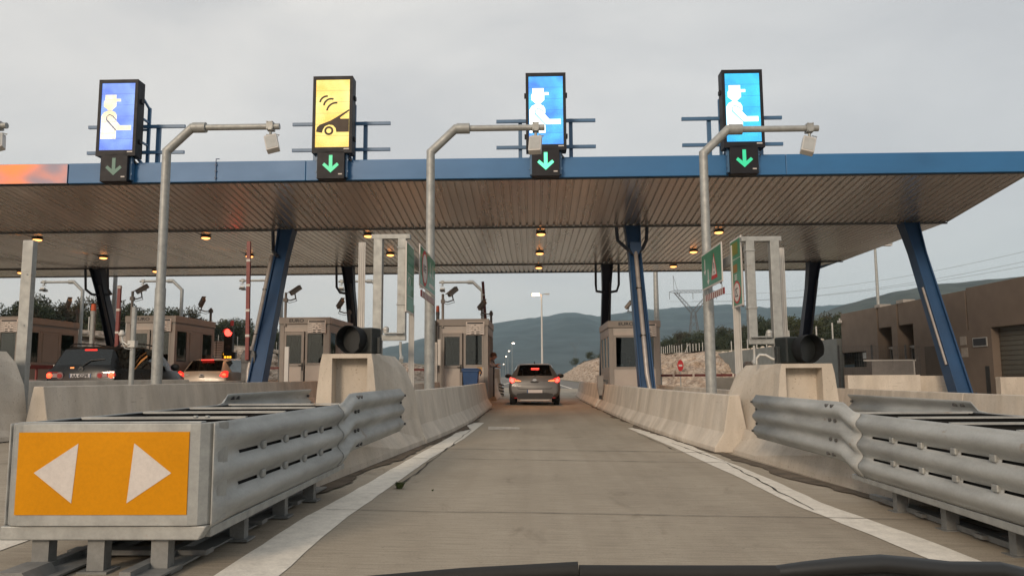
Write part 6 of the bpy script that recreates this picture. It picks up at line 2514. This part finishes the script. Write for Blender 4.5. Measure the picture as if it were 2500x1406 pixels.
for s in (-1, 1):
    l = g.lamp('tail_light', [(s * 0.50, 0.048, 0.845), (s * 0.56, 0.05, 0.775), (s * 0.80, 0.055, 0.77), (s * 0.865, 0.10, 0.83), (s * 0.84, 0.13, 0.965), (s * 0.72, 0.10, 0.93)], M['tail_glow'], 0.02)
    g.lamp('lamp_bulb', [(s * 0.70, 0.02, 0.80), (s * 0.79, 0.03, 0.78), (s * 0.845, 0.06, 0.84), (s * 0.79, 0.06, 0.92), (s * 0.72, 0.04, 0.89)], M['stop_hot'], 0.012, parent=l)
    g.lamp('lamp_bar', [(s * 0.46, 0.018, 0.835), (s * 0.68, 0.02, 0.86), (s * 0.68, 0.02, 0.825), (s * 0.47, 0.018, 0.815)], M['tail_amber'], 0.012, parent=l)
    g.lamp('lamp_bar', [(s * 0.48, 0.018, 0.805), (s * 0.68, 0.02, 0.81), (s * 0.68, 0.02, 0.782), (s * 0.56, 0.018, 0.775)], M['tail_clear'], 0.010, parent=l)
    q = MB()
    q.ball((s * 0.97, 2.55, 1.0), 0.13, sc=(1.0, 0.55, 0.62))
    q.build('wing_mirror', M['car_black'], g.t, smooth=60)
    q = MB()
    q.prism([(s * 0.60, 0.245), (s * 0.70, 0.245), (s * 0.70, 0.275), (s * 0.60, 0.275)], 'y', 0.02, -0.025)
    q.build('reflector_or_reflection', M['tail_red'], g.t)
q = MB()
q.box((0.02, 0.40, 1.235), (0.27, 0.03, 0.055), rx=0.7)
q.build('high_brake_light', M['stop_hot'], g.t)
q = MB()
q.loft([[V(a * w, y, z) for a, z in ((-1, z0), (1, z0), (1, z1), (-1, z1))] for w, y, z0, z1 in ((0.50, 0.36, 1.375, 1.40), (0.52, 0.60, 1.39, 1.425))])
q.build('spoiler', M['paint_grey'], g.t, bevel=0.01)
q = MB()
q.tube([(0, 0.75, 1.43), (0, 0.68, 1.50)], [0.02, 0.008], 8)
q.build('antenna', M['car_black'], g.t)
q = MB()
q.tube([(0, 0.09, 1.00), (0.25, 0.17, 1.045), (0.35, 0.19, 1.05)], 0.012, 6)
q.build('rear_wiper', M['car_black'], g.t)

MPV = [(0.00, 0.34, 0.62, 0.78, 0.55, 0.83, 0.70, 0.82, 0.80, 0.78, 0.72),
       (0.05, 0.30, 0.70, 0.84, 0.60, 0.87, 0.90, 0.85, 1.02, 0.76, 0.70),
       (0.10, 0.28, 0.74, 0.86, 0.62, 0.88, 1.00, 0.86, 1.13, 0.745, 0.69),
       (0.36, 0.24, 0.78, 0.88, 0.64, 0.89, 1.05, 0.86, 1.53, 0.66, 0.60),
       (0.62, 0.22, 0.78, 0.88, 0.64, 0.89, 1.04, 0.86, 1.61, 0.66, 0.58),
       (1.85, 0.22, 0.78, 0.88, 0.62, 0.89, 1.02, 0.86, 1.645, 0.68, 0.60),
       (2.75, 0.22, 0.78, 0.88, 0.60, 0.89, 1.00, 0.85, 1.56, 0.67, 0.58),
       (3.55, 0.22, 0.78, 0.88, 0.58, 0.88, 0.98, 0.82, 1.08, 0.74, 0.68),
       (4.15, 0.24, 0.70, 0.82, 0.54, 0.83, 0.80, 0.76, 0.92, 0.68, 0.58),
       (4.40, 0.30, 0.50, 0.62, 0.46, 0.64, 0.60, 0.62, 0.70, 0.52, 0.42)]
px = at(196, 900, 19.0).x
v = Car('people_carrier', 'black people carrier with roof rails and lit round tail lamps, left of the photo', 'car', (px, 19.0, gz(px)), rad(0.5), MPV, M['paint_black'], M['dark_glass'],
        {'top': {2, 6}, 'side': {3, 4, 5}}, (0.8, 3.5), 0.33)
pl = v.slab('number_plate', [(-0.27, 0.80), (0.27, 0.80), (0.27, 0.915), (-0.27, 0.915)], 0.03, 0.025, M['plate'], bevel=0.004)
text_mesh('lettering', 'AA 425PR', 0.128, M['ink'], pl, (0.0, 0.0042, 0.857), (rad(90), 0, 0), 0.002, 0.0035, sx=0.78)
for s in (-1, 1):
    v.slab('plate_band', [(s * 0.255 - 0.012, 0.805), (s * 0.255 + 0.012, 0.805), (s * 0.255 + 0.012, 0.91), (s * 0.255 - 0.012, 0.91)], 0.0045, 0.001, M['bin'], parent=pl)
b = MB()
b.cyl((0, 0.052, 1.035), (0, 0.022, 1.03), 0.062, n=24)
bg = b.build('badge', M['chrome'], v.t)
b = MB()
for p0, p1 in (((-0.030, 1.062), (-0.010, 1.030)), ((0.030, 1.062), (0.010, 1.030)), ((-0.012, 1.062), (0.0, 1.042)), ((0.012, 1.062), (0.0, 1.042)), ((-0.040, 1.04), (-0.022, 0.998)), ((0.040, 1.04), (0.022, 0.998)), ((-0.022, 0.998), (0, 1.03)), ((0.022, 0.998), (0, 1.03))):
    b.bar((p0[0], 0.020, p0[1]), (p1[0], 0.020, p1[1]), 0.007, 0.007)
b.build('emblem', M['ink'], bg)
for s in (-1, 1):
    l = v.lamp('tail_light', [(s * 0.46, 0.02, 0.80), (s * 0.84, 0.03, 0.80), (s * 0.865, 0.07, 0.88), (s * 0.82, 0.06, 0.96), (s * 0.46, 0.04, 0.94)], M['tail_red'], 0.02)
    b = MB()
    b.ball((s * 0.77, 0.01, 0.875), 0.072, sc=(1, 0.35, 0.9))
    b.build('lamp_bulb', M['brake_hot'], l, smooth=60)
    b = MB()
    b.cyl((s * 0.50, 0.02, 0.875), (s * 0.50, -0.012, 0.87), 0.085, n=22)
    rg = b.build('lamp_ring', M['tail_clear'], l)
    b = MB()
    b.cyl((s * 0.50, -0.010, 0.87), (s * 0.50, -0.020, 0.87), 0.06, n=20)
    b.build('lamp_core', M['tail_red'], l)
    b = MB()
    b.box((s * 0.62, 0.0, 0.875), (0.12, 0.03, 0.10))
    b.build('lamp_bar', M['tail_clear'], l)
    b = MB()
    b.tube([(s * 0.60, 0.55, 1.60), (s * 0.62, 0.75, 1.68), (s * 0.64, 1.9, 1.705), (s * 0.64, 2.5, 1.67), (s * 0.63, 2.75, 1.58)], 0.018, 8)
    b.build('roof_rail', M['car_black'], v.t, smooth=60)
    b = MB()
    b.ball((s * 1.0, 3.0, 1.10), 0.14, sc=(0.9, 0.55, 0.75))
    b.build('wing_mirror', M['car_black'], v.t, smooth=60)
b = MB()
b.box((0.06, 0.335, 1.505), (0.30, 0.02, 0.03), rx=0.6)
b.build('high_brake_light', M['brake'], v.t)
b = MB()
b.tube([(0.02, 0.06, 1.10), (0.16, 0.14, 1.24), (0.50, 0.18, 1.27)], 0.013, 6)
b.build('rear_wiper', M['car_black'], v.t)
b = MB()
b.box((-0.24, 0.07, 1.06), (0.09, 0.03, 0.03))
b.build('side_lamp_reflection', M['tail_amber'], v.t).name = 'reflector_or_reflection'  # glowing chip painted in as a lamp's reflection on the tailgate

BEI = [(y, zb, w0, w1, zm, w2, zt + 0.03, w3, zr * 1.0 + 0.02, w4 + 0.02, w5 + 0.02) for (y, zb, w0, w1, zm, w2, zt, w3, zr, w4, w5) in HATCH]
px = at(492, 900, 26.0).x
c = Car('hatchback_car', 'beige hatchback with lit tail lamps and red strip light near the red traffic light', 'car', (px, 26.0, gz(px)), rad(-0.5), BEI, M['paint_beige'], M['dark_glass'],
        {'top': {2, 6}, 'side': {3, 4, 5}}, (0.75, 3.35), 0.31)
for s in (-1, 1):
    l = c.lamp('tail_light', [(s * 0.60, 0.03, 0.86), (s * 0.74, 0.03, 0.80), (s * 0.87, 0.10, 0.84), (s * 0.85, 0.16, 1.0), (s * 0.76, 0.12, 1.03), (s * 0.66, 0.08, 0.98)], M['tail_glow'], 0.02)
    b = MB()
    b.ball((s * 0.745, 0.055, 0.90), 0.075, sc=(1.1, 0.4, 0.8))
    b.build('lamp_bulb', M['brake_hot'], l, smooth=60)
    b = MB()
    b.ball((s * 0.97, 2.55, 1.04), 0.13, sc=(1.0, 0.55, 0.7))
    b.build('wing_mirror', M['car_black'], c.t, smooth=60)
b = MB()
b.box((0, 0.46, 1.405), (0.42, 0.05, 0.03))
b.build('high_brake_light', M['brake'], c.t)
b = MB()
b.prism([(0.07 * math.cos(a * math.pi / 10), 0.90 + 0.035 * math.sin(a * math.pi / 10)) for a in range(20)], 'y', 0.035, 0.015)
bg = b.build('badge', M['chrome'], c.t)
b = MB()
b.prism([(0.055 * math.cos(a * math.pi / 10), 0.90 + 0.022 * math.sin(a * math.pi / 10)) for a in range(20)], 'y', 0.0145, 0.0135)
b.build('emblem', M['ink'], bg)
c.slab('tailgate_handle', [(-0.10, 0.85), (-0.07, 0.81), (0.07, 0.81), (0.10, 0.85)], 0.035, 0.02, M['car_black'])
c.slab('lettering_strip', [(-0.58, 0.895), (-0.44, 0.895), (-0.44, 0.915), (-0.58, 0.915)], 0.04, 0.012, M['chrome'])


# ================================================================== people
def skin_mesh(name, pts, edges, m, parent=None, loc=None, root=0):
    me = bpy.data.meshes.new(name)
    me.from_pydata([p for p, r in pts], edges, [])
    o = bpy.data.objects.new(name, me)
    COL.objects.link(o)
    o.modifiers.new("skin", 'SKIN')
    if not me.skin_vertices:
        bm = bmesh.new()
        bm.from_mesh(me)
        bm.verts.layers.skin.verify()
        bm.to_mesh(me)
        bm.free()
    for i, (p, r) in enumerate(pts):
        d = me.skin_vertices[0].data[i]
        d.radius = (r, r)
        d.use_root = i == root
    sb = o.modifiers.new("smooth", 'SUBSURF')
    sb.levels = sb.render_levels = 2
    bpy.context.view_layer.update()
    ev = o.evaluated_get(bpy.context.evaluated_depsgraph_get())
    me2 = bpy.data.meshes.new_from_object(ev)
    bpy.data.objects.remove(o)
    me2.materials.clear()
    me2.materials.append(m)
    for p in me2.polygons:
        p.use_smooth = True
    o = bpy.data.objects.new(name, me2)
    COL.objects.link(o)
    if parent:
        o.parent = parent
    if loc:
        o.location = loc
    return o


def person(label, loc, J, cloth, vest=None, face=V(1, -0.4, 0)):
    """J: joints relative to loc: pelvis, waist, chest, neck, head, crown, and for l/r: shoulder, elbow, wrist, hip, knee, ankle, toe"""
    pts, edges, idx = [], [], {}

    def P(n, p, r, link=None):
        idx[n] = len(pts)
        pts.append((tuple(p), r))
        if link:
            edges.append((idx[link], idx[n]))
    P('pelvis', J['pelvis'], 0.14)
    P('waist', J['waist'], 0.12, 'pelvis')
    P('chest', J['chest'], 0.145, 'waist')
    P('neck', J['neck'], 0.055, 'chest')
    P('jaw', V(*J['head']) - V(0, 0, 0.05), 0.075, 'neck')
    P('head', V(*J['head']) + V(0, 0, 0.03), 0.098, 'jaw')
    P('crown', V(*J['head']) + V(0, 0, 0.10), 0.075, 'head')
    for s in 'lr':
        P('sh' + s, J['sh' + s], 0.062, 'chest')
        P('el' + s, J['el' + s], 0.044, 'sh' + s)
        P('wr' + s, J['wr' + s], 0.030, 'el' + s)
        d = (V(*J['wr' + s]) - V(*J['el' + s])).normalized()
        side = d.cross(V(0, 0, 1))
        side = side.normalized() if side.length > 0.1 else V(1, 0, 0)
        up = side.cross(d)
        w = V(*J['wr' + s])
        P('pa' + s, w + d * 0.07, 0.032, 'wr' + s)
        for k, (o, ln) in enumerate(((-0.027, 0.065), (-0.009, 0.078), (0.009, 0.072), (0.027, 0.055))):
            b = w + d * 0.10 + side * o
            P('f%d%s' % (k, s), b, 0.0095, 'pa' + s)
            P('g%d%s' % (k, s), b + d * ln * 0.5 - up * 0.006, 0.0088, 'f%d%s' % (k, s))
            P('h%d%s' % (k, s), b + d * ln * 0.85 - up * 0.025, 0.0075, 'g%d%s' % (k, s))
        P('t0' + s, w + d * 0.05 + side * 0.04, 0.011, 'pa' + s)
        P('t1' + s, w + d * 0.09 + side * 0.058 - up * 0.01, 0.0095, 't0' + s)
        P('hip' + s, J['hip' + s], 0.095, 'pelvis')
        P('kn' + s, J['kn' + s], 0.062, 'hip' + s)
        P('an' + s, J['an' + s], 0.042, 'kn' + s)
        P('to' + s, J['to' + s], 0.035, 'an' + s)
    body = skin_mesh('person', pts, edges, M['skin'], loc=loc)
    tag(body, label, 'person')
    cp, ce = [], []
    for n, r in (('pelvis', 0.16), ('waist', 0.145), ('chest', 0.17)):
        cp.append((tuple(J[n]), r))
    ce += [(0, 1), (1, 2)]
    for s in 'lr':
        b = len(cp)
        cp += [(tuple(J['sh' + s]), 0.082), (tuple(J['el' + s]), 0.062), (tuple(V(*J['el' + s]).lerp(V(*J['wr' + s]), 0.75)), 0.048)]
        ce += [(2, b), (b, b + 1), (b + 1, b + 2)]
    skin_mesh('shirt', cp, ce, cloth, body)
    cp, ce = [(tuple(J['pelvis']), 0.155)], []
    for s in 'lr':
        b = len(cp)
        cp += [(tuple(J['hip' + s]), 0.11), (tuple(J['kn' + s]), 0.08), (tuple(J['an' + s]), 0.062)]
        ce += [(0, b), (b, b + 1), (b + 1, b + 2)]
    skin_mesh('trousers', cp, ce, M['foam'], body)
    if vest:
        skin_mesh('vest', [(tuple(J['pelvis']), 0.172), (tuple(J['waist']), 0.16), (tuple(J['chest']), 0.186)], [(0, 1), (1, 2)], vest, body)
    h = V(*J['head'])
    f = face.normalized()
    r = f.cross(V(0, 0, 1)).normalized()
    hm = MB()
    hm.ball(h + V(0, 0, 0.075) - f * 0.022, 0.112, 16, 10, sc=(1, 1, 0.85))
    hm.build('hair', M['hair'], body, smooth=60)
    fm = MB()
    fm.loft([[h + f * 0.09 + r * a * 0.017 + V(0, 0, b) for a, b in ((-1, -0.03), (1, -0.03), (0.3, 0.035), (-0.3, 0.035))], [h + f * 0.122 + r * a * 0.008 + V(0, 0, b) for a, b in ((-1, -0.022), (1, -0.022), (0.3, -0.005), (-0.3, -0.005))]])
    for a in (-1, 1):
        fm.ball(h + r * a * 0.098 - f * 0.005 + V(0, 0, 0.01), 0.028, 8, 6, sc=(0.5, 0.8, 1.2))
    fm.build('nose_and_ears', M['skin'], body, smooth=50)
    fm = MB()
    for a in (-1, 1):
        fm.ball(h + f * 0.088 + r * a * 0.033 + V(0, 0, 0.03), 0.013, 8, 6)
    fm.box(h + f * 0.088 + V(0, 0, -0.055), (0.03, 0.03, 0.01))
    fm.build('eyes_and_mouth', M['ink'], body)
    return body


fl = gz(BX['d']) + 0.30
ox, oy = -1.95, 27.7
person('person leaning out of a booth side window towards the grey car', (ox, oy, fl),
       dict(pelvis=(-0.12, 0, 0.93), waist=(0.05, -0.02, 1.06), chest=(0.28, -0.04, 1.18), neck=(0.47, -0.06, 1.27), head=(0.60, -0.09, 1.33),
            shl=(0.36, 0.17, 1.20), ell=(0.60, 0.20, 1.02), wrl=(0.72, 0.05, 0.99), shr=(0.36, -0.22, 1.18), elr=(0.52, -0.30, 1.0), wrr=(0.70, -0.22, 1.05),
            hipl=(-0.14, 0.10, 0.86), knl=(-0.06, 0.12, 0.46), anl=(-0.12, 0.12, 0.08), tol=(0.04, 0.13, 0.03),
            hipr=(-0.14, -0.10, 0.86), knr=(-0.18, -0.12, 0.46), anr=(-0.28, -0.12, 0.08), tor=(-0.12, -0.13, 0.03)), M['shirt'])
fl = gz(3.5) + 0.30
person('person in yellow-green safety vest sitting inside the booth behind the blue column', (3.52, 27.9, fl),
       dict(pelvis=(0, 0, 0.55), waist=(0, 0.0, 0.72), chest=(-0.02, 0, 0.95), neck=(-0.04, 0, 1.15), head=(-0.06, 0, 1.27),
            shl=(-0.04, 0.19, 1.04), ell=(-0.16, 0.22, 0.82), wrl=(-0.38, 0.16, 0.86), shr=(-0.04, -0.19, 1.04), elr=(-0.14, -0.24, 0.80), wrr=(-0.36, -0.16, 0.88),
            hipl=(-0.04, 0.10, 0.52), knl=(-0.42, 0.12, 0.50), anl=(-0.44, 0.12, 0.08), tol=(-0.58, 0.12, 0.03),
            hipr=(-0.04, -0.10, 0.52), knr=(-0.42, -0.12, 0.50), anr=(-0.40, -0.12, 0.08), tor=(-0.54, -0.12, 0.03)), M['shirt'], M['hivis'], face=V(-1, -0.3, 0))
c_ = MB((3.55, 27.95, fl))
c_.box((3.56, 27.9, fl + 0.40), (0.46, 0.46, 0.07))
c_.box((3.80, 27.9, fl + 0.80), (0.06, 0.42, 0.5))
c_.cyl((3.56, 27.9, fl - 0.10), (3.56, 27.9, fl + 0.365), 0.03)
c_.box((3.56, 27.9, fl - 0.08), (0.5, 0.06, 0.04))
c_.box((3.56, 27.9, fl - 0.075), (0.06, 0.5, 0.04))
tag(c_.build('office_chair', M['foam'], loc=(3.55, 27.95, fl), bevel=0.015), 'dark swivel chair under the person in the safety vest', 'chair')

# ================================================================== weeds growing in the seam
M['weed'] = mat("weed_leaf", (0.075, 0.10, 0.03), 0.7, var=0.35, scale=14)


def weed(px, py, n, size, seed, label):
    rnd = random.Random(seed)
    p = gp(px, py)
    b = MB(p)
    for i in range(n):
        a = rnd.uniform(0, 6.283)
        r0 = rnd.uniform(0, size * 0.35)
        base = p + V(math.cos(a) * r0, math.sin(a) * r0 * 1.3, 0)
        h = size * rnd.uniform(0.4, 1.0)
        out = V(math.cos(a + rnd.uniform(-.6, .6)), math.sin(a), 0) * h * rnd.uniform(0.2, 0.8)
        s = V(-math.sin(a), math.cos(a), 0) * size * rnd.uniform(0.06, 0.13)
        m1 = base + out * 0.45 + V(0, 0, h * 0.6)
        tip = base + out + V(0, 0, h * rnd.uniform(0.7, 1.0))
        b.add([base - s * 0.3, base + s * 0.3, m1 + s, m1 - s, tip], [(0, 1, 2, 3), (3, 2, 4)])
    return tag(b.build('weed_tuft', M['weed'], loc=p, fix=False), label, 'weed')


weed(975, 1192, 130, 0.075, 3, 'green weed tuft growing on the left white line')
weed(1056, 1198, 26, 0.022, 4, 'tiny weed in the lane right of the bigger tuft')

# ================================================================== the viewer's own car: wiper and scuttle at the foot of the windscreen
WY = 0.80
own = thing('own_car', 'black windscreen wiper and scuttle of the viewer car along the bottom edge', 'car', (0.2, 1.2, 0))
OO = (0.2, 1.2, 0)
b = MB(OO)
P_ = lambda x, y, d=0.0: at(x, y, WY + d)
b.tube([P_(860, 1424), P_(1130, 1404), P_(1412, 1390)], [0.0065, 0.0075, 0.0080], 8)
b.tube([P_(1414, 1397), P_(1660, 1398), P_(1900, 1398)], 0.0075, 8)
wb = b.build('wiper_blade', M['rubber'], own, smooth=50)
b = MB(OO)
b.tube([P_(1840, 1402), P_(1960, 1390), P_(2060, 1381), P_(2150, 1375), P_(2230, 1382), P_(2320, 1392), P_(2440, 1392), P_(2490, 1404), P_(2600, 1430)], [0.006, 0.008, 0.009, 0.009, 0.009, 0.009, 0.0085, 0.0085, 0.009], 8)
b.build('wiper_arm', M['black'], own, smooth=50)
b = MB(OO)
top = [(700, 1440), (1000, 1412), (1415, 1396), (1900, 1400), (2150, 1386), (2330, 1396), (2500, 1408), (2800, 1425)]
ra, rb, rc = [], [], []
for x, y in top:
    p = P_(x, y + 2, 0.02)
    ra.append(p)
    rb.append(p + V(0, 0.10, -0.05))
    rc.append(p + V(0, 0.0, -0.06))
n = len(top)
b.add(ra + rb + rc, [(i, i + 1, n + i + 1, n + i) for i in range(n - 1)] + [(2 * n + i, 2 * n + i + 1, i + 1, i) for i in range(n - 1)])
b.build('scuttle', M['black'], own, smooth=50)
b = MB(OO)
rings = []
for y, z, w in ((0.86, 0.66, 0.86), (1.2, 0.60, 0.86), (1.7, 0.47, 0.82), (1.86, 0.38, 0.76), (1.90, 0.22, 0.72)):
    rings.append([V(0.25 - w, y, 0.2), V(0.25 + w, y, 0.2), V(0.25 + w, y, z - 0.05), V(0.25 + w * 0.9, y, z), V(0.25 - w * 0.9, y, z), V(0.25 - w, y, z - 0.05)])
b.loft(rings)
b.build('bonnet', M['paint_black'], own, smooth=40)

# ================================================================== haze
hz = MB()
hz.b2((-2560, -66, -3.5), (2560, 3460, 300))
HZ = bpy.data.materials.new("haze")
HZ.use_nodes = True
hn, hl = HZ.node_tree.nodes, HZ.node_tree.links
hn.clear()
ho = hn.new("ShaderNodeOutputMaterial")
pv = hn.new("ShaderNodeVolumePrincipled")
pv.inputs['Color'].default_value = (0.54, 0.82, 1.0, 1)
pv.inputs['Density'].default_value = 1.5e-4
pv.inputs['Anisotropy'].default_value = 0.0
hl.new(pv.outputs[0], ho.inputs['Volume'])
tag(hz.build('haze', HZ), kind='stuff')
